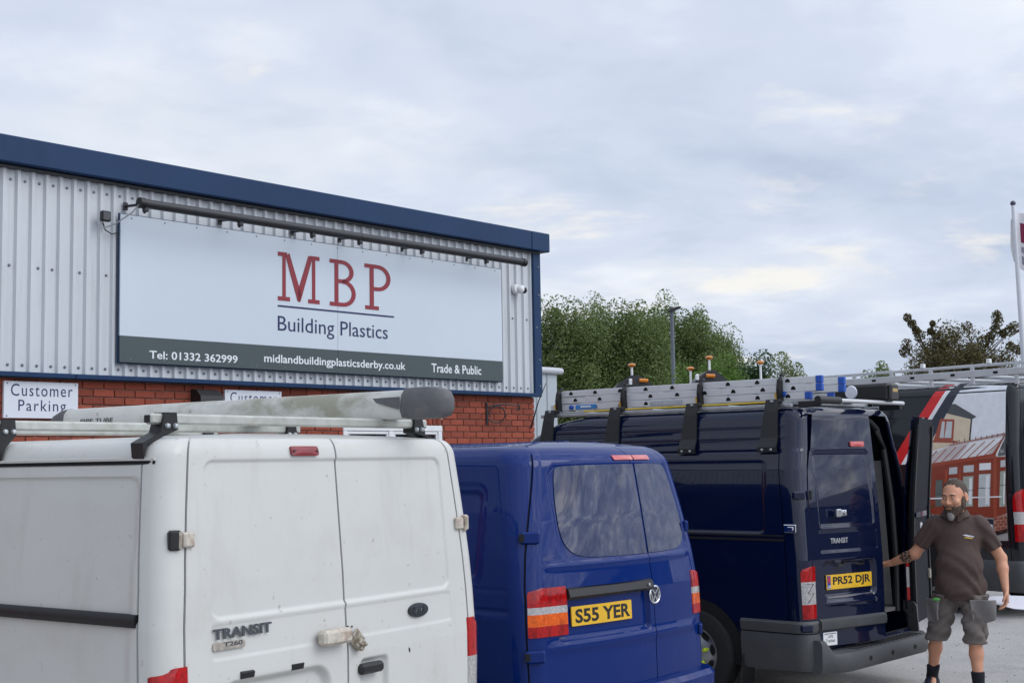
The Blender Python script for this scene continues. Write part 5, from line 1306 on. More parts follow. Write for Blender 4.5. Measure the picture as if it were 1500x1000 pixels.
text('lettering', 'os', xa, xb, zb, za, lambda a, b, o: kv.side(a, b, .0075), TXTW, kv.root, bold=.05)
xa, za = kv.ps(1353, 769, 1.0); xb, zb = kv.ps(1361, 779, 1.0)
text('lettering', 'o', xa, xb, zb, za, lambda a, b, o: kv.side(a, b, .0075), TXTW, kv.root, bold=.05)
q = MB(); p = kv.ps(1429, 827, 1.0); q.box((p[0], kv.side(p[0], p[1])[1] + .006, p[1]), (.09, .015, .04), .004); q.build('side_marker', AMBER, kv.root)
# rack with a walkway ladder along the left edge
ALR = mat('rack_alu', (.56, .58, .60), .4, metal=.45, noise=(6, .1))
zk = kv.zt
for sg in (1, -1):
    q = MB(); q.box((2.15, sg * .82, zk + .12), (4.4, .03, .085), .006); q.build('rack_rail', ALR, kv.root)
    q = MB(); q.box((2.15, sg * .80, zk + .215), (4.4, .03, .035), .006); q.build('rack_rail', ALR, kv.root)
    for k in range(8):
        q = MB(); q.box((.1 + k * .58, sg * .815, zk + .085), (.05, .028, .24), .004); q.build('rack_post', ALR, kv.root)
        if sg > 0:
            q = MB(); q.box((.36 + k * .58, .8365, zk + .12), (.06, .006, .03), .002); q.build('rail_slot', GAP, kv.root)
for k in range(8):
    q = MB(); q.box((.1 + k * .58, 0, zk + .10), (.04, 1.61, .03), .005); q.build('rack_bar', ALR, kv.root)
q = MB(); q.box((-.12, 0, zk + .06), (.05, 1.7, .04), .008); q.build('rear_roller', ALR, kv.root)
for sg in (.78, -.78):
    q = MB(); q.tube([(-.12, sg, zk + .06), (.2, sg, zk + .10)], .018, 8); q.build('roller_arm', ALR, kv.root)
for k in range(30):
    q = MB(); q.box((.4 + k * .125, .62, zk + .235), (.09, .20, .012), .003); q.build('tread_plate', ALR, kv.root)
for px in (1352, 1449):
    x_, z_ = kv.ps(px, 540, .8); q = MB(); q.box((x_, .80, zk + .26), (.05, .05, .055), .006); q.build('stop_post', WHITEP, kv.root)
# ------------------------------------------------------------------ trees: stems, limbs and clumps of small leaves
BARK = mat('bark', (0.07, 0.055, 0.04), .9, noise=(8, .3), bump=(30, .5, .02))
def leafmat(name, c, isl=.32):
    m = mat(name, c, .55, island=isl, spec=.35); b = m.node_tree.nodes['Principled BSDF']
    nt = m.node_tree; tr = nt.nodes.new('ShaderNodeBsdfTranslucent'); tr.inputs[0].default_value = (c[0] * 1.2, c[1] * 1.4, c[2] * .8, 1)
    ms = nt.nodes.new('ShaderNodeMixShader'); ms.inputs[0].default_value = .25; out = nt.nodes['Material Output']
    nt.links.new(b.outputs[0], ms.inputs[1]); nt.links.new(tr.outputs[0], ms.inputs[2]); nt.links.new(ms.outputs[0], out.inputs[0]); return m
def tree(name, label, base, height, radius, z_low, lm, seed, clumps, per, leaf, spread=.5, upright=.6, lean=(0, 0), group='trees beyond the yard', shoots=(), shape=1.0, stems=3, cat='tree', trunk_r=.12, shoot_size=(.5, .75)):
    rg = np.random.default_rng(seed); o = empty(name, base); tag(o, label, cat, group)
    # clump centres inside an uneven crown volume
    C = []
    while len(C) < clumps:
        u = rg.uniform(-1, 1, 3); d = np.linalg.norm(u)
        if d > 1 or d < .25 * rg.random(): continue
        h = (u[2] + 1) / 2
        wob = 1 + .22 * sin(3.1 * math.atan2(u[1], u[0]) + seed) + .12 * sin(7 * h + seed)
        wz = (1 - .45 * max(0, h - .55) * shape)
        C.append(np.array([u[0] * radius * wob * wz + lean[0] * h, u[1] * radius * wob * wz + lean[1] * h, z_low + (height - z_low) * h * (1 + .05 * sin(5 * u[0] + seed)) - .0]))
    C = np.array(C)
    for s_ in shoots: C = np.vstack([C, np.array(s_)[None]])
    # stems and limbs
    tb = MB(); roots = []
    for k in range(stems):
        a = 2 * pi * k / stems + seed; top = np.array([cos(a) * radius * .35 + lean[0] * .7, sin(a) * radius * .35 + lean[1] * .7, z_low + (height - z_low) * .72]); b0 = np.array([cos(a) * .15, sin(a) * .15, -.05])
        pts = [b0 + (top - b0) * t + np.array([sin(3 * t + k) * .12, cos(4 * t + k) * .12, 0]) * radius * .4 * t for t in np.linspace(0, 1, 9)]
        tb.tube(pts, [trunk_r * (1 - .85 * t) for t in np.linspace(0, 1, 9)], 7); roots.append(np.array(pts))
    R = np.concatenate(roots)
    for c in C:
        cand = R[R[:, 2] < c[2] - .1]
        if len(cand) == 0: cand = R
        d = np.linalg.norm(cand - c, axis=1); p = cand[np.argmin(d + rg.uniform(0, .5, len(d)))]
        mid = (p + c) / 2 + np.array([rg.normal(0, .08), rg.normal(0, .08), -.12 * np.linalg.norm(c - p)])
        tb.tube([p, mid, c], [trunk_r * .22, trunk_r * .14, trunk_r * .05], 5, caps=False)
    tb.build('trunk', BARK, o)
    n = len(C) * per; ci = np.repeat(np.arange(len(C)), per)
    size = rg.uniform(.65, 1.35, len(C)); size[len(C) - len(shoots):] = rg.uniform(*shoot_size, len(shoots))
    off = rg.normal(0, 1, (n, 3)); off /= np.maximum(1.0, np.linalg.norm(off, axis=1) / 1.55)[:, None]
    off *= np.stack([size[ci], size[ci], size[ci] * (1 + upright)], 1) * spread
    pos = C[ci] + off
    # leaves
    t1 = rg.normal(0, 1, (n, 3)); t1[:, 2] *= .7; t1 /= np.linalg.norm(t1, axis=1)[:, None]
    t2 = np.cross(t1, rg.normal(0, 1, (n, 3))); t2 /= np.linalg.norm(t2, axis=1)[:, None]
    L = (leaf * rg.uniform(.6, 1.3, n))[:, None]
    V = np.stack([pos - t1 * L * .5, pos + t2 * L * .30, pos + t1 * L * .5, pos - t2 * L * .30], 1).reshape(-1, 3)
    me = bpy.data.meshes.new('crown'); me.vertices.add(4 * n); me.vertices.foreach_set('co', V.astype(np.float32).ravel())
    me.loops.add(4 * n); me.loops.foreach_set('vertex_index', np.arange(4 * n, dtype=np.int32)); me.polygons.add(n); me.polygons.foreach_set('loop_start', np.arange(0, 4 * n, 4, dtype=np.int32))
    me.update(calc_edges=True); me.materials.append(lm); link('crown', me, o); return o
GR1 = leafmat('leaf_poplar', (0.125, 0.165, 0.058)); GR2 = leafmat('leaf_fresh', (0.10, 0.17, 0.035)); GR3 = leafmat('leaf_dark', (0.035, 0.075, 0.028)); GR4 = leafmat('leaf_willow', (0.17, 0.20, 0.085)); COP = leafmat('leaf_copper', (0.095, 0.078, 0.032), .6)
def gpt(px, depth):
    p = at(px, 600, depth); p[2] = 0; return p
def ztop(px, py, depth): return float(at(px, py, depth)[2])
D_ = 58.0
tree('poplar_tree', 'tall airy green tree standing right behind the building corner', gpt(838, D_), ztop(838, 452, D_), 2.3, 1.2, GR1, 11, 230, 330, .115, .33, .8, stems=5, shape=.5)
tree('poplar_tree', 'tall dense green tree behind the site machine with the smaller beacon', gpt(925, D_ + 1), ztop(925, 453, D_ + 1), 2.4, 1.0, GR1, 24, 240, 330, .115, .34, .8, stems=4, shape=.5)
tree('poplar_tree', 'green tree behind the street lamp, its crown sloping down to one side', gpt(1012, D_ + 3), ztop(1005, 462, D_ + 3), 2.2, 1.0, GR1, 37, 240, 330, .115, .34, .8, stems=4, lean=(-.2, 0), shape=.7,
     shoots=[(a_, .2 * sin(9 * a_), z_ + h_) for a_, z_ in ((1.3, 7.0), (1.6, 6.6), (1.9, 6.1), (2.15, 5.6), (2.4, 5.1), (2.6, 4.6)) for h_ in (0, -.4, -.8, -1.3, -1.8)])
tree('poplar_tree', 'green tree mostly hidden behind the corner of the building', gpt(765, D_ + 2), ztop(780, 462, D_ + 2), 1.5, 1.0, GR1, 41, 110, 260, .12, .28, .9, stems=4)
tree('poplar_tree', 'green tree filling the gap between the corner tree and its dense neighbour', gpt(882, D_ + 5), ztop(882, 457, D_ + 5), 2.0, 1.0, GR1, 52, 170, 330, .115, .34, .8, stems=4, shape=.5)
tree('poplar_tree', 'green tree just left of the street lamp post, behind its neighbours', gpt(968, D_ + 5), ztop(968, 460, D_ + 5), 2.0, 1.0, GR1, 63, 170, 330, .115, .34, .8, stems=4, shape=.5)
tree('poplar_tree', 'low green tree at the end of the tree row, above the ladder', gpt(1062, D_ + 4), ztop(1062, 492, D_ + 4), 1.5, .8, GR1, 74, 140, 300, .115, .32, .6, stems=4, shape=.6)
B_ = 40.0
tree('bush', 'bright green bush below the street lamp', gpt(1046, B_), ztop(1046, 527, B_), 1.35, .3, GR2, 5, 170, 260, .085, .20, .2, group='bushes beyond the yard', stems=3, cat='bush', trunk_r=.06)
tree('bush', 'small dark green bush between two paler bushes', gpt(1110, B_ + 3), ztop(1110, 519, B_ + 3), .75, .3, GR3, 6, 90, 260, .085, .19, .3, group='bushes beyond the yard', stems=3, cat='bush', trunk_r=.06)
tree('bush', 'pale willow green bush above the ladder end caps', gpt(1155, B_ + 2), ztop(1155, 524, B_ + 2), 1.0, .3, GR4, 7, 150, 260, .075, .18, .5, group='bushes beyond the yard', stems=3, cat='bush', trunk_r=.05)
tree('bush', 'small green bush beside the copper leaved tree', gpt(1291, B_), ztop(1291, 526, B_), .62, .3, GR1, 8, 80, 240, .085, .17, .3, group='bushes beyond the yard', stems=3, cat='bush', trunk_r=.05)
cz = 32.0
def sh(px, py): 
    b = gpt(1405, cz); p = at(px, py, cz) - b; return (float(p[0]), float(p[1]), float(p[2]))
tree('copper_tree', 'copper brown leaved tree with two stray shoots above the black van', gpt(1405, cz), ztop(1405, 486, cz), 1.30, 1.9, COP, 9, 260, 200, .06, .19, .15, stems=3, shape=.2,
     shoots=[sh(1347, 492), sh(1342, 484), sh(1336, 474), sh(1329, 465), sh(1363, 485), sh(1366, 474), sh(1371, 490), sh(1450, 494), sh(1458, 483), sh(1461, 470), sh(1460, 463), sh(1469, 488), sh(1480, 484), sh(1485, 480), sh(1440, 500), sh(1400, 488), sh(1416, 480), sh(1492, 512), sh(1480, 508), sh(1328, 505), sh(1325, 515)], shoot_size=(.22, .5))

# ------------------------------------------------------------------ street lamp and flag
LD_ = 46.0; top = at(984, 457, LD_); bot = at(989, 600, LD_); bx_ = bot + (bot - top) / (top[2] - bot[2]) * (bot[2] - 0) * 1.0
bot0 = top + (bot - top) * (top[2] / (top[2] - bot[2])); 
SL = empty('street_lamp', (top[0], top[1], 0)); tag(SL, 'tall slim grey street lamp post with small flat head', 'street lamp')
PG = mat('post_grey', (.10, .115, .14), .5, noise=(3, .1)); hh = float(top[2])
q = MB(); q.tube([(0, 0, 0), (0, 0, 1.2), (0, 0, 1.25), (0, 0, hh)], [.11, .11, .075, .065], 12); q.build('post', PG, SL)
q = MB(); q.prism([(-.10, 0), (.04, .02), (.30, .12), (.32, .18), (.22, .19), (-.06, .10), (-.12, .05)], -.12, .12, lambda a, b, t: (a, t, hh + b)); q.build('lamp_head', DARKM, SL, smooth=False)
q = MB(); q.lathe([(0, .10), (.04, .09), (.045, 0)], 10, Matrix.Translation((-.02, 0, hh + .08))); q.build('photocell', PG, SL)
FD = 19.0; ft = at(1484, 301, FD); fb = at(1500, 531, FD); fdir = (fb - ft) / (ft[2] - fb[2]); base = ft + fdir * ft[2]
FP = empty('flagpole', base); tag(FP, 'slim white flagpole rising behind the black van', 'flagpole'); rel = ft - base
q = MB(); q.tube([(0, 0, 0), tuple(rel * .5), tuple(rel)], [.045, .04, .028], 12); q.build('pole', mat('pole_white', (.62, .64, .68), .35), FP)
q = MB(); q.sphere(tuple(rel + np.array([0, 0, .03])), .04, 12, 8); q.build('finial', mat('finial', (.06, .06, .10), .35), FP)
FL = empty('flag', ft - np.array([0, 0, .1])); tag(FL, 'white flag with dark red lettering hanging from the flagpole', 'flag')
FW = mat('flag_white', (.68, .67, .69), .8, noise=(6, .05)); FR = mat('flag_maroon', (.20, .02, .06), .8); FG = mat('flag_grey', (.25, .25, .30), .8)
nw, nh = 24, 18; wdt, hgt = 1.15, .85
def fpt(u, v, off=0.0):
    x = .02 + wdt * u * .75; y = .10 * sin(u * 9 + v * 2) * u + .05 * sin(u * 17) + off; z = -hgt * v - .55 * u ** 1.2 + .05 * sin(u * 8 + v)
    return (x - .02 * v * 0 + (rel[0] * 0), y, z)
V = [fpt(i / nw, j / nh) for j in range(nh + 1) for i in range(nw + 1)]; F = [(j * (nw + 1) + i, j * (nw + 1) + i + 1, (j + 1) * (nw + 1) + i + 1, (j + 1) * (nw + 1) + i) for j in range(nh) for i in range(nw)]
q = MB(); q.add(V, F); q.build('cloth', FW, FL)
def fl_txt(s, u0, u1, v0, v1, m): text('lettering', s, u0, u1, v1, v0, lambda a, b, o: fpt(a, b, -.004), m, FL, bold=.03)
fl_txt('MBP', .10, .9, .18, .52, FR); fl_txt('Building', .10, .9, .60, .72, FG); fl_txt('Plastics', .10, .9, .76, .90, FG)
q = MB(); q.add([(-.04, .02, -.12), (0.0, .0, -.02), (.02, .0, -.7), (-.02, .03, -.72), (-.045, .06, -.5)], [(0, 1, 2, 3, 4)]); q.build('hem', FW, FL, smooth=False)

# ------------------------------------------------------------------ two small site machines behind the ladder
MG = mat('machine_grey', (.035, .036, .04), .5); MY = mat('machine_yellow', (.55, .27, .02), .45, noise=(4, .1)); MO = mat('beacon_orange', (.62, .20, .01), .3, coat=.6)
def machine(label, pxc, w_px, py_roof, depth, masts, beacon_px):
    o_ = at(pxc, 600, depth); zr = float(at(pxc, py_roof, depth)[2]); w = w_px / FPX * depth
    o = empty('site_machine', (o_[0], o_[1], 0)); tag(o, label, 'machine', 'site machines behind the vans')
    q = MB(); q.prism([(-w / 2, zr - .20), (-w * .42, zr - .14), (-w * .1, zr), (w * .12, zr), (w * .44, zr - .15), (w / 2, zr - .20), (w / 2, zr - .24), (-w / 2, zr - .24)], -.55, .55, lambda a, b, t: (a, t, b)); q.build('cab_roof', MG, o, smooth=False)
    q = MB(); q.box((0, 0, (zr - .24 + 1.15) / 2), (w * .80, .95, zr - .24 - 1.15), .04); q.build('cab', GLASSD, o)
    for sx in (-1, 1):
        for sy in (-1, 1):
            q = MB(); q.box((sx * w * .41, sy * .49, (zr - .24 + 1.1) / 2), (.06, .06, zr - .24 - 1.1), .01); q.build('cab_post', MG, o)
    q = MB(); q.box((0, 0, .80), (w * 1.0, 1.15, .70), .08); q.build('chassis', MY, o)
    for sy in (-1, 1):
        q = MB(); pr_ = rrect(-w * .62, w * .62, .02, .62, .28); q.prism(pr_, sy * .55, sy * .85, lambda a, b, t: (a, t, b)); q.build('track', RUBBER, o, smooth=False)
    bx_ = (beacon_px - pxc) / FPX * depth
    q = MB(); q.tube([(bx_ - .10, -.6, zr - .10), (bx_ + .06, -.6, zr - .11)], .035, 10); q.build('beacon', MO, o)
    q = MB(); q.box((bx_ - .26, -.58, zr - .13), (.08, .06, .12), .015); q.build('work_lamp', CHROME, o)
    for mpx, mpy in masts:
        mx_ = (mpx - pxc) / FPX * depth; mz = float(at(mpx, mpy, depth)[2])
        q = MB(); q.tube([(mx_, 0, zr - .4), (mx_, 0, mz - .03)], .022, 8); ms = q.build('mast', WHITEP, o)
        q = MB(); q.lathe([(0, .035), (.04, .032), (.075, .010), (.075, -.005), (.045, -.03), (.025, -.045), (0, -.045)], 18, Matrix.Translation((mx_, 0, mz - .02))); q.build('antenna', MO, ms)
machine('dark roofed site machine with a single orange topped mast', 927, 54, 552, 25.0, [(927, 533)], 941)
machine('dark roofed site machine with several orange topped masts', 1037, 46, 545, 25.0, [(1013, 538), (1041, 522), (1116, 529)], 1037)
# ------------------------------------------------------------------ the man: signed distance shapes meshed with surface nets
def surfnet(Fd, org, h):
    ins = Fd < 0; nx, ny, nz = Fd.shape
    cs = (slice(0, -1), slice(1, None))
    acc = np.zeros((nx - 1, ny - 1, nz - 1, 3), np.float32); cnt = np.zeros((nx - 1, ny - 1, nz - 1), np.float32)
    corners = [(i, j, k) for i in (0, 1) for j in (0, 1) for k in (0, 1)]
    for a in corners:
        for ax in range(3):
            if a[ax]: continue
            b = list(a); b[ax] = 1; b = tuple(b)
            fa = Fd[cs[a[0]], cs[a[1]], cs[a[2]]]; fb = Fd[cs[b[0]], cs[b[1]], cs[b[2]]]
            m = (fa < 0) != (fb < 0); idx = np.nonzero(m); t = fa[idx] / (fa[idx] - fb[idx])
            p = np.zeros((len(t), 3), np.float32)
            for d in range(3): p[:, d] = a[d]
            p[:, ax] = t; acc[idx] += p; cnt[idx] += 1
    cells = np.nonzero(cnt > 0); vid = np.full(cnt.shape, -1, np.int64); vid[cells] = np.arange(len(cells[0]))
    V = acc[cells] / cnt[cells][:, None] + np.stack(cells, 1); V = np.array(org) + V * h
    F = []
    for ax in range(3):
        sl0 = [slice(1, -1)] * 3; sl1 = [slice(1, -1)] * 3; sl0[ax] = slice(0, -1); sl1[ax] = slice(1, None)
        a = ins[tuple(sl0)]; b = ins[tuple(sl1)]; e = np.nonzero(a != b); ii = [e[0].copy(), e[1].copy(), e[2].copy()]
        for d in range(3):
            if d != ax: ii[d] += 1
        u, v = [d for d in range(3) if d != ax]
        def cell(du, dv):
            q = [x.copy() for x in ii]; q[u] -= du; q[v] -= dv; return vid[q[0], q[1], q[2]]
        q = np.stack([cell(1, 1), cell(0, 1), cell(0, 0), cell(1, 0)], 1); fl = a[e].copy()
        if ax == 1: fl = ~fl
        q[~fl] = q[~fl][:, ::-1]; F.append(q)
    return V, np.concatenate(F)
class Field:
    def __init__(s, lo, hi, h):
        s.lo = np.array(lo, float); s.h = h; n = np.ceil((np.array(hi) - s.lo) / h).astype(int) + 1
        s.ax = [s.lo[i] + np.arange(n[i]) * h for i in range(3)]; s.f = np.full(n, .2, np.float32)
    def _sub(s, lo, hi):
        sl = []
        for i in range(3):
            a = int(max(0, np.floor((lo[i] - s.lo[i]) / s.h))); b = int(min(s.f.shape[i], np.ceil((hi[i] - s.lo[i]) / s.h) + 1)); sl.append(slice(a, max(a, b)))
        X, Y, Z = np.meshgrid(s.ax[0][sl[0]], s.ax[1][sl[1]], s.ax[2][sl[2]], indexing='ij', sparse=True); return tuple(sl), X, Y, Z
    def _put(s, sl, d, k, sub=False):
        f = s.f[sl]
        if sub:
            hh_ = np.clip(.5 - .5 * (f + d) / k, 0, 1); s.f[sl] = f * (1 - hh_) + (-d) * hh_ + k * hh_ * (1 - hh_)
        elif k <= 0: s.f[sl] = np.minimum(f, d)
        else:
            hh_ = np.clip(.5 + .5 * (f - d) / k, 0, 1); s.f[sl] = f * (1 - hh_) + d * hh_ - k * hh_ * (1 - hh_)
    def cone(s, a, b, ra, rb, k=.02, sub=False, sq=(1, 1, 1)):
        a = np.array(a, float); b = np.array(b, float); R = max(ra, rb) + k * 2 + .03
        sl, X, Y, Z = s._sub(np.minimum(a, b) - R, np.maximum(a, b) + R); ab = b - a; L2 = max(ab @ ab, 1e-9)
        t = np.clip(((X - a[0]) * ab[0] + (Y - a[1]) * ab[1] + (Z - a[2]) * ab[2]) / L2, 0, 1)
        d = np.sqrt(((X - a[0] - t * ab[0]) / sq[0]) ** 2 + ((Y - a[1] - t * ab[1]) / sq[1]) ** 2 + ((Z - a[2] - t * ab[2]) / sq[2]) ** 2) - (ra + (rb - ra) * t)
        s._put(sl, d.astype(np.float32), k, sub); return s
    def ell(s, c, r, k=.02, rot=None, sub=False):
        c = np.array(c, float); r = np.array(r, float) * (HS if rot is HRn else 1.0); R = r.max() + k * 2 + .03
        sl, X, Y, Z = s._sub(c - R, c + R); x, y, z = X - c[0], Y - c[1], Z - c[2]
        if rot is not None:
            m = np.array(rot).T; x, y, z = m[0, 0] * x + m[0, 1] * y + m[0, 2] * z, m[1, 0] * x + m[1, 1] * y + m[1, 2] * z, m[2, 0] * x + m[2, 1] * y + m[2, 2] * z
        k0 = np.sqrt((x / r[0]) ** 2 + (y / r[1]) ** 2 + (z / r[2]) ** 2); k1 = np.sqrt((x / r[0] ** 2) ** 2 + (y / r[1] ** 2) ** 2 + (z / r[2] ** 2) ** 2) + 1e-6
        d = k0 * (k0 - 1) / k1; s._put(sl, d.astype(np.float32), k, sub); return s
    def full(s): return np.meshgrid(*s.ax, indexing='ij', sparse=True)
    def half(s, n, p, k=.004):
        """keep the side n.(x-p) < 0"""
        X, Y, Z = s.full(); d = (X - p[0]) * n[0] + (Y - p[1]) * n[1] + (Z - p[2]) * n[2]; s.f = np.maximum(s.f, d.astype(np.float32)); return s
    def mesh(s, name, m, parent):
        f = s.f; f[0] = f[-1] = .2; f[:, 0] = f[:, -1] = .2; f[:, :, 0] = f[:, :, -1] = .2
        V, F = surfnet(f, s.lo, s.h)
        # light smoothing
        for it in range(2):
            S = np.zeros_like(V); n = np.zeros(len(V))
            for a, b in ((0, 1), (1, 2), (2, 3), (3, 0)):
                np.add.at(S, F[:, a], V[F[:, b]]); np.add.at(S, F[:, b], V[F[:, a]]); np.add.at(n, F[:, a], 1); np.add.at(n, F[:, b], 1)
            V = V * .5 + .5 * S / np.maximum(n, 1)[:, None]
        me = bpy.data.meshes.new(name); me.vertices.add(len(V)); me.vertices.foreach_set('co', V.astype(np.float32).ravel()); me.loops.add(4 * len(F)); me.loops.foreach_set('vertex_index', F.astype(np.int32).ravel())
        me.polygons.add(len(F)); me.polygons.foreach_set('loop_start', np.arange(0, 4 * len(F), 4, dtype=np.int32)); me.polygons.foreach_set('use_smooth', np.ones(len(F), bool)); me.update(calc_edges=True); me.validate()
        me.materials.append(m); return link(name, me, parent)
    def merge(s, o, k=0): s.f = np.minimum(s.f, o.f) ; return s
PBASE = at(1406, 848, 10.65); PBASE[2] = 0.0
PM_ = empty('person', PBASE, radians(-19)); tag(PM_, 'bearded man in brown polo shirt and grey work shorts reaching for the van door', 'person')
SKIN = mat('skin', (0.58, 0.285, 0.175), .5, noise=(18, .10), sub=.08, grime=[(9, .5, .75, (.56, .21, .125), .45)])
# joints (x to the picture's right, -y towards the camera, z up)
SHR, ELR, WRR = (-.175, .02, 1.335), (-.335, .07, 1.105), (-.525, .18, 1.02)      # his right arm, reaching to the door
SHL, ELL, WRL = (.172, .03, 1.335), (.315, .07, 1.075), (.335, -.02, .85)
HPR, KNR, ANR = (-.105, .03, .84), (-.195, .05, .475), (-.25, .24, .11)
HPL, KNL, ANL = (.10, .0, .84), (.095, -.10, .465), (.105, -.13, .10)
HC = np.array([-.012, -.04, 1.555]); HS = 1.13
th_ = radians(-24); tl = radians(6)
HR = (Matrix.Rotation(th_, 3, 'Z') @ Matrix.Rotation(tl, 3, 'X')); HRn = np.array(HR)
def hp(x, y, z): return tuple(HC + HRn @ np.array([x, y, z]) * HS)
f = Field((-.72, -.30, -.01), (.50, .42, 1.74), .006)
# torso (slightly inside the clothes)
f.ell((0, .03, 1.22), (.16, .10, .18), .04).ell((0, .0, 1.02), (.165, .12, .17), .05).ell((0, .02, .88), (.135, .10, .11), .03)
f.cone((-.13, .04, 1.345), (.135, .04, 1.34), .065, .065, .04).cone((-.005, .03, 1.36), (-.012, .0, 1.53), .068, .062, .04)
for S_, E_, W_ in ((SHR, ELR, WRR), (SHL, ELL, WRL)):
    m_ = tuple((np.array(E_) * .65 + np.array(W_) * .35)); f.cone(S_, E_, .052, .043, .03).cone(E_, m_, .043, .042, .02).cone(m_, W_, .042, .027, .02)
for H_, K_, A_ in ((HPR, KNR, ANR), (HPL, KNL, ANL)):
    c_ = np.array(K_) * .68 + np.array(A_) * .32 + np.array([0, .022, 0]); f.cone((H_[0], H_[1], H_[2] - .08), K_, .075, .056, .04).cone(K_, tuple(c_), .050, .051, .03).cone(tuple(c_), A_, .050, .033, .03).cone(A_, (A_[0], A_[1] - .1, .05), .034, .03, .03)
# head
f.ell(hp(0, .018, .035), (.079, .099, .088), .02, HRn).ell(hp(0, -.015, -.05), (.064, .075, .068), .03, HRn).ell(hp(0, -.045, -.005), (.060, .050, .085), .03, HRn)
f.cone(hp(-.034, -.086, .026), hp(.034, -.086, .026), .013, .013, .012).cone(hp(0, -.096, .012), hp(0, -.117, -.026), .009, .014, .010).cone(hp(-.013, -.104, -.03), hp(.013, -.104, -.03), .010, .010, .008)
for sg in (-1, 1):
    f.ell(hp(sg * .031, -.103, .007), (.015, .012, .009), .008, HRn, sub=True); f.ell(hp(sg * .046, -.075, -.022), (.022, .022, .020), .02, HRn)
    f.ell(hp(sg * .081, .018, -.004), (.012, .021, .033), .008, HRn); f.ell(hp(sg * .090, .012, -.0), (.006, .012, .018), .006, HRn, sub=True)
f.cone(hp(-.020, -.098, -.064), hp(.020, -.098, -.064), .008, .008, .006)
# hands
def hand(F_, W_, d, n, out, curl, r=.0086):
    """wrist, direction, palm normal (towards the fingertips' curl), thumb side"""
    W_ = np.array(W_); d = np.array(d) / np.linalg.norm(d); n = np.array(n) - np.dot(n, d) * d; n /= np.linalg.norm(n); o_ = np.cross(d, n); 
    if np.dot(o_, out) < 0: o_ = -o_
    pc = W_ + d * .05
    for t in (-.027, -.009, .009, .027): F_.cone(tuple(W_ + d * .012 + o_ * t * .7), tuple(W_ + d * .088 + o_ * t), .017, .0145, .012)
    for i, t in enumerate((.029, .010, -.009, -.027)):
        L = (.040, .045, .042, .033)[i]; p = W_ + d * .090 + o_ * t; a = curl[0]; dirn = d
        for s_, cu in enumerate(curl):
            dirn = d * cos(sum(curl[:s_ + 1])) + n * sin(sum(curl[:s_ + 1])); q_ = p + dirn * L * (1, .72, .58)[s_]
            F_.cone(tuple(p), tuple(q_), r * (1.08 - .06 * s_), r * (1.0 - .06 * s_), .004); p = q_
    p0 = W_ + d * .030 + o_ * .030; p1 = p0 + (d * .55 + o_ * .62 + n * .35) * .042; p2 = p1 + (d * .85 + o_ * .12 + n * .5) * .034; p3 = p2 + (d * .9 - o_ * .1 + n * .45) * .024
    F_.cone(tuple(p0), tuple(p1), .016, .0115, .010).cone(tuple(p1), tuple(p2), .0112, .010, .004).cone(tuple(p2), tuple(p3), .010, .0085, .004)
hand(f, WRR, np.array(WRR) - np.array(ELR) + np.array([-.02, .02, .04]), (-.4, .55, -.7), (.3, -.2, 1), (.35, .75, .55))
hand(f, WRL, (.03, -.10, -1), (-.9, -.2, 0), (-.1, -1, 0), (.30, .55, .40))
body = f.mesh('body', SKIN, PM_)
# tattoo: ink in the skin of the right forearm
nt = SKIN.node_tree; bs_ = nt.nodes['Principled BSDF']; src = bs_.inputs['Base Color'].links[0].from_socket
tcn = nt.nodes.new('ShaderNodeTexCoord'); sb_ = nt.nodes.new('ShaderNodeVectorMath'); sb_.operation = 'DISTANCE'
tt = np.array(ELR) * .62 + np.array(WRR) * .38 + np.array([0, -.035, .012]); sb_.inputs[1].default_value = tuple(tt)
nt.links.new(tcn.outputs['Object'], sb_.inputs[0]); nz_ = nt.nodes.new('ShaderNodeTexNoise'); nz_.inputs['Scale'].default_value = 55; nz_.inputs['Detail'].default_value = 3; nt.links.new(tcn.outputs['Object'], nz_.inputs['Vector'])
m1 = nt.nodes.new('ShaderNodeMapRange'); m1.inputs[1].default_value = .062; m1.inputs[2].default_value = .050; nt.links.new(sb_.outputs['Value'], m1.inputs[0])
m2 = nt.nodes.new('ShaderNodeMapRange'); m2.inputs[1].default_value = .40; m2.inputs[2].default_value = .52; m2.inputs[3].default_value = .25; nt.links.new(nz_.outputs[0], m2.inputs[0])
m3 = nt.nodes.new('ShaderNodeMath'); m3.operation = 'MULTIPLY'; nt.links.new(m1.outputs[0], m3.inputs[0]); nt.links.new(m2.outputs[0], m3.inputs[1])
mxn = nt.nodes.new('ShaderNodeMix'); mxn.data_type = 'RGBA'; mxn.inputs[7].default_value = (.03, .035, .03, 1); nt.links.new(m3.outputs[0], mxn.inputs[0]); nt.links.new(src, mxn.inputs[6]); nt.links.new(mxn.outputs[2], bs_.inputs['Base Color'])
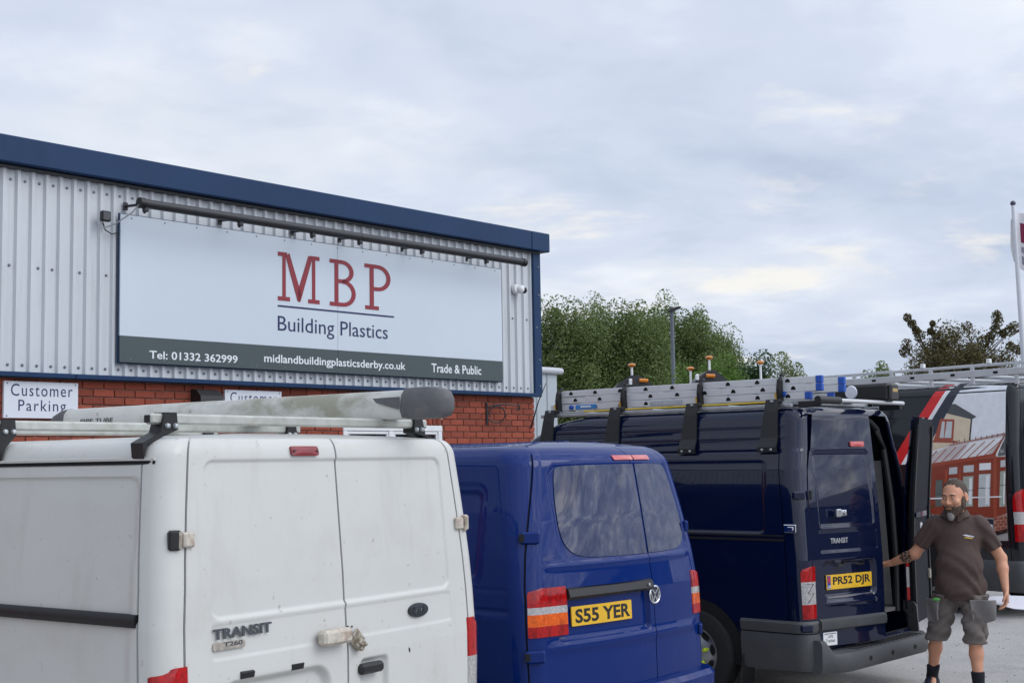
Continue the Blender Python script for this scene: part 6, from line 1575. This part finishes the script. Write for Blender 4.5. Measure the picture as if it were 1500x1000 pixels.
# polo shirt
SHIRT = mat('polo_brown', (0.072, 0.046, 0.040), .85, noise=(10, .12), bump=(600, .25, .002))
f = Field((-.48, -.28, .70), (.46, .30, 1.52), .006)
f.ell((0, .03, 1.23), (.185, .125, .17), .03).ell((.0, -.010, 1.02), (.182, .142, .20), .05).ell((0, .01, .85), (.196, .152, .18), .04).cone((-.145, .045, 1.345), (.145, .045, 1.34), .070, .070, .05)
f.cone((-.008, .03, 1.37), (-.012, .012, 1.44), .082, .074, .03)
for S_, E_ in ((SHR, ELR), (SHL, ELL)):
    e = tuple(np.array(S_) * .22 + np.array(E_) * .78); f.cone(S_, e, .068, .068, .03)
X, Y, Z = f.full()
wr = .0065 * np.sin(Z * 38 + X * 22 + 2.2 * np.sin(Y * 24 + X * 13 + Z * 9)) * np.clip((1.22 - Z) * 3.5, .15, 1) + .006 * np.sin((X * np.sign(X) * 1.6 + Z) * 52 + 2 * np.sin(X * 17 + Y * 20)) * np.clip(np.abs(X) * 6 - .5, 0, 1) + .003 * np.sin(Z * 90 - X * 60 + 3 * np.sin(X * 20)) * np.clip((1.0 - Z) * 4, 0, 1)
f.f = f.f + wr.astype(np.float32)
for S_, E_ in ((SHR, ELR), (SHL, ELL)):
    d = np.array(E_) - np.array(S_); d /= np.linalg.norm(d); p = np.array(S_) * .30 + np.array(E_) * .70
    dist = ((X - p[0]) * d[0] + (Y - p[1]) * d[1] + (Z - p[2]) * d[2]); near = (np.abs(X) > .215)
    f.f = np.where(near & (dist > 0), np.maximum(f.f, dist), f.f).astype(np.float32)
f.half((0, 0, -1), (0, 0, .752)); 
neck = (Z - (1.432 - .0 + .35 * np.clip(Y, -.2, .3)))           # neckline, lower at the front
f.f = np.maximum(f.f, neck).astype(np.float32)
v = np.maximum(np.abs(X + .012) - (Z - 1.345) * .62, -(Y + .02)); f.f = np.maximum(f.f, -v).astype(np.float32)   # open placket
shirt = f.mesh('polo_shirt', SHIRT, PM_)
for sg in (-1, 1):
    q = MB(); V = []; n = 12
    for k in range(n + 1):                                   # from the throat round to the nape
        t = k / n; a = radians(-80 + 170 * t)                # angle round the neck
        cx_, cy_ = -.011, .022; ca, sa = cos(a), sin(a)
        zi = 1.420 + .055 * t - (.02 if t < .1 else 0); ro = .083 + .02 * sin(pi * min(1, t * 1.3))
        V += [(cx_ + sg * .078 * ca, cy_ + .078 * sa, zi + .006), (cx_ + sg * .087 * ca, cy_ + .087 * sa, zi + .012), (cx_ + sg * (ro + .012) * ca, cy_ + (ro + .014) * sa - .006, zi - .036 + .012 * t), (cx_ + sg * (ro + .004) * ca, cy_ + (ro + .004) * sa, zi - .038 + .012 * t)]
    q.add(V, [(k * 4 + i_, k * 4 + (i_ + 1) % 4, (k + 1) * 4 + (i_ + 1) % 4, (k + 1) * 4 + i_) for k in range(n) for i_ in range(4)] + [(3, 2, 1, 0), tuple(n * 4 + i_ for i_ in range(4))]); q.build('collar', SHIRT, shirt)
LOGO1 = mat('logo_white', (.6, .6, .62), .7); LOGO2 = mat('logo_gold', (.55, .36, .08), .7)
def on_front(x, z, ymax=.3):
    # ray march onto the shirt from the front using its mesh
    best = None
    for p in front_pts:
        d = (p[0] - x) ** 2 + (p[2] - z) ** 2
        if p[1] < .03 and (best is None or d < best[0]): best = (d, p[1])
    return best[1]
front_pts = [tuple(v_.co) for v_ in shirt.data.vertices if v_.co.y < .03 and .01 < v_.co.x < .18 and 1.15 < v_.co.z < 1.35]
for nm, lm_, pts in (('chest_logo', LOGO1, [(.035, 1.262), (.06, 1.268), (.09, 1.260), (.122, 1.252), (.120, 1.244), (.09, 1.248), (.06, 1.254)]), ('chest_logo', LOGO2, [(.045, 1.245), (.075, 1.248), (.113, 1.237), (.109, 1.231), (.075, 1.236), (.05, 1.239)])):
    q = MB(); n = len(pts); V = [(x_, on_front(x_, z_) - .004, z_) for x_, z_ in pts]; q.add(V, [tuple(range(n))]); q.build(nm, lm_, shirt, smooth=False)
for z_ in (1.335, 1.29):
    q = MB(); q.sphere((-.010, -.085 + (z_ - 1.335) * -.35 - .012, z_), (.006, .003, .006)); q.build('button', DARKM, shirt)
# shorts
SHORT = mat('shorts_grey', (0.135, 0.115, 0.105), .9, noise=(12, .14), bump=(400, .3, .002))
f = Field((-.36, -.30, .38), (.34, .32, .93), .006)
f.ell((0, .015, .84), (.190, .142, .12), .04)
for H_, K_, sg in ((HPR, KNR, -1), (HPL, KNL, 1)):
    k_ = np.array(K_) + np.array([0, 0, -.05]); f.cone((H_[0], H_[1], H_[2] - .03), tuple(k_), .105, .086, .03)
X, Y, Z = f.full(); f.f = (f.f + .007 * np.sin(Z * 44 + X * 30 + 2.5 * np.sin(Y * 18 + X * 12)) + .005 * np.sin(Z * 85 - X * 55 + Y * 30)).astype(np.float32)
f.half((0, 0, -1), (0, 0, .428)); f.half((0, 0, 1), (0, 0, .80)); shorts = f.mesh('shorts', SHORT, PM_)
POCK = mat('pocket_grey', (0.165, 0.155, 0.150), .9, noise=(14, .12), bump=(400, .3, .002))
for cx_, cy_, ang, yy in ((-.215, -.07, -32, 1), (.165, -.125, 14, 1)):
    f = Field((cx_ - .16, cy_ - .12, .50), (cx_ + .16, cy_ + .16, .80), .006)
    R_ = np.array(Matrix.Rotation(radians(ang), 3, 'Z') @ Matrix.Rotation(radians(4), 3, 'Y'))
    hw_ = .062 if cx_ < 0 else .090; X, Y, Z = f.full(); X, Y, Z = np.broadcast_arrays(X, Y, Z); u_ = (X - cx_) * cos(radians(ang)) + (Y - cy_) * sin(radians(ang)); w_ = -(X - cx_) * sin(radians(ang)) + (Y - cy_) * cos(radians(ang)); f.f = (np.maximum(np.maximum(np.abs(u_) - hw_ - .10 * (Z - .66), np.abs(w_ + .02 * np.sin(u_ * 26 + Z * 9)) - .011), (.575 + .42 * np.abs(u_ + .01)) - Z)).astype(np.float32)
    f.half((0, 0, 1), (0, 0, .765)); f.mesh('holster_pocket', POCK, shorts)
f = Field((.09, -.26, .42), (.26, .10, .64), .006); f.ell((.165, -.08, .52), (.030, .055, .07), 0); f.mesh('thigh_pocket', SHORT, shorts)
q = MB(); q.sphere((-.18, -.13, .765), (.03, .012, .014)); q.build('glove_cuff', mat('glove_green', (.08, .30, .06), .7), shorts)
# socks and trainers
SOCK = mat('sock_black', (0.010, 0.011, 0.016), .9); SHOE = mat('trainer_navy', (0.018, 0.022, 0.04), .7, noise=(20, .3)); SOLE = mat('trainer_sole', (.50, .50, .50), .6); STRIPE = mat('trainer_stripe', (.55, .55, .56), .6)
for K_, A_, rz in ((KNR, ANR, -18), (KNL, ANL, -4)):
    f = Field((A_[0] - .09, A_[1] - .09, .04), (A_[0] + .09, A_[1] + .09, .25), .005); d = np.array(K_) - np.array(A_); p = np.array(A_) + d * .30; f.cone(A_, tuple(p), .043, .052, .02).cone(A_, (A_[0], A_[1] - .02, .06), .043, .045, .02); f.half((0, 0, 1), (0, 0, .218)); f.mesh('sock', SOCK, PM_)
    c = np.array([A_[0], A_[1], 0]); Rz = np.array(Matrix.Rotation(radians(rz), 3, 'Z')); pt = lambda x, y, z: tuple(c + Rz @ np.array([x, y, z]))
    f = Field((A_[0] - .16, A_[1] - .27, .0), (A_[0] + .16, A_[1] + .15, .16), .005)
    f.cone(pt(0, .035, .055), pt(0, -.06, .055), .045, .046, .02).cone(pt(0, -.06, .048), pt(.004, -.165, .038), .044, .033, .03).cone(pt(0, .03, .08), pt(0, -.03, .085), .044, .042, .02); f.half((0, 0, -1), (0, 0, .022)); sh_ = f.mesh('trainer', SHOE, PM_)
    f = Field((A_[0] - .16, A_[1] - .27, -.01), (A_[0] + .16, A_[1] + .15, .06), .005)
    f.cone(pt(0, .04, .02), pt(0, -.06, .02), .047, .049, .01).cone(pt(0, -.06, .02), pt(.004, -.168, .02), .049, .036, .02); f.half((0, 0, 1), (0, 0, .026)); f.half((0, 0, -1), (0, 0, .001)); f.mesh('sole', SOLE, sh_)
    for k in range(3):
        q = MB(); q.tube([pt(-.0475, -.02 - .025 * k, .03), pt(-.044, -.035 - .025 * k, .065), pt(-.03, -.05 - .025 * k, .086)], .005, 6); q.build('stripe', STRIPE, sh_)
    for k in range(4):
        q = MB(); q.tube([pt(-.022, -.06 - .022 * k, .089 - .007 * k), pt(.0, -.062 - .022 * k, .096 - .007 * k), pt(.022, -.06 - .022 * k, .089 - .007 * k)], .004, 6); q.build('lace', STRIPE, sh_)
# hair, beard, eyes
HAIR = mat('hair_brown', (0.060, 0.042, 0.030), .7, noise=(120, .5), bump=(260, .8, .004)); BEARD = mat('beard_brown', (0.075, 0.048, 0.034), .8, noise=(110, .5), bump=(240, .8, .004))
f = Field(HC - .16, HC + .17, .004); f.ell(hp(0, .021, .038), (.0805, .0995, .0895), .01, HRn)
X, Y, Z = f.full(); lx = (X - HC[0]) * HRn[0, 0] + (Y - HC[1]) * HRn[1, 0] + (Z - HC[2]) * HRn[2, 0]; ly = (X - HC[0]) * HRn[0, 1] + (Y - HC[1]) * HRn[1, 1] + (Z - HC[2]) * HRn[2, 1]; lz = (X - HC[0]) * HRn[0, 2] + (Y - HC[1]) * HRn[1, 2] + (Z - HC[2]) * HRn[2, 2]
lx, ly, lz = lx / HS, ly / HS, lz / HS; line = np.where(ly < -.035, .083 - .25 * np.abs(lx), np.where(ly < .0, .083 - (ly + .035) * 2.3, -.02 - ly * .45))
f.f = np.maximum(f.f + .0025 * np.sin(lx * 260) * np.sin(ly * 230), (line - lz)).astype(np.float32); f.mesh('hair', HAIR, PM_)
f = Field(HC - .20, HC + .17, .004); f.ell(hp(0, -.022, -.062), (.0665, .079, .063), .02, HRn).ell(hp(0, -.066, -.106), (.032, .031, .036), .03, HRn)
for sg in (-1, 1): f.ell(hp(sg * .070, -.010, -.030), (.010, .030, .045), .015, HRn)
f.cone(hp(-.034, -.094, -.058), hp(0, -.106, -.048), .010, .009, .012).cone(hp(.034, -.094, -.058), hp(0, -.106, -.048), .010, .009, .012)
X, Y, Z = f.full(); lx = (X - HC[0]) * HRn[0, 0] + (Y - HC[1]) * HRn[1, 0] + (Z - HC[2]) * HRn[2, 0]; ly = (X - HC[0]) * HRn[0, 1] + (Y - HC[1]) * HRn[1, 1] + (Z - HC[2]) * HRn[2, 1]; lz = (X - HC[0]) * HRn[0, 2] + (Y - HC[1]) * HRn[1, 2] + (Z - HC[2]) * HRn[2, 2]
lx, ly, lz = lx / HS, ly / HS, lz / HS
top_ = np.where(np.abs(lx) > .055, .02, -.048 - .10 * (.06 - np.abs(lx)) ) ; f.f = np.maximum(f.f + .0025 * np.sin(lx * 300 + lz * 120) * np.sin(lz * 210), lz - top_).astype(np.float32)
f.f = np.maximum(f.f, ly - .030).astype(np.float32); mouth = (lx / .022) ** 2 + ((lz + .066) / .0065) ** 2 - 1; f.f = np.where((ly < -.06) & (mouth < 0), np.maximum(f.f, .01), f.f).astype(np.float32); bd = f.mesh('beard', BEARD, PM_)
f = Field(HC - np.array([.13, .22, .24]), HC + np.array([.12, .08, .0]), .004); f.ell(hp(0, -.083, -.115), (.026, .022, .038), .01, HRn); f.mesh('grey_chin_hair', mat('beard_grey', (.25, .24, .22), .8, noise=(120, .5), bump=(240, .8, .004)), bd)
for sg in (-1, 1):
    q = MB(); q.sphere(hp(sg * .031, -.0895, .006), .0107, 12, 8); e_ = q.build('eye', mat('eye_white', (.45, .42, .40), .2), PM_)
    q = MB(); q.sphere(hp(sg * .031 - .002, -.0965, .005), .0045, 10, 6); q.build('iris', mat('iris', (.03, .02, .015), .1), e_)
    q = MB(); q.tube([hp(sg * .014, -.101, .026), hp(sg * .032, -.100, .031), hp(sg * .050, -.086, .026)], [.004, .0045, .003], 6); q.build('eyebrow', HAIR, PM_)
    q = MB(); q.tube([hp(sg * .016, -.099, .010), hp(sg * .031, -.1005, .0135), hp(sg * .046, -.091, .009)], [.003, .0035, .003], 6); q.build('eyelid', SKIN, PM_)
q = MB(); q.lathe([(.0115, -.003), (.0125, -.003), (.0125, .003), (.0115, .003)], 16, Matrix.Translation((WRL[0] + .012, WRL[1] - .03, WRL[2] - .105)) @ Matrix.Rotation(radians(15), 4, 'X')); q.build('ring', CHROME, PM_)
# folded papers in his left hand
PP = empty('paper_sheet', PBASE + np.array(Matrix.Rotation(radians(-19), 3, 'Z') @ Vector((.34, -.01, .74)))  , radians(-19)); tag(PP, 'folded white paper sheet held in the man\'s lowered hand', 'paper')
q = MB(); q.add([(-.16, .03, .00), (.05, -.04, -.045), (.32, -.04, -.06), (.34, .16, .03), (.06, .17, .035), (-.12, .14, .03)], [(0, 1, 4, 5), (1, 2, 3, 4)]); q.add([(-.14, .04, -.006), (.05, -.03, -.052), (.30, -.03, -.066), (.33, .16, .024), (.06, .17, .028), (-.10, .14, .024)], [(0, 1, 4, 5), (1, 2, 3, 4)]); q.build('sheet', mat('paper', (.62, .63, .68), .7), PP, smooth=False)
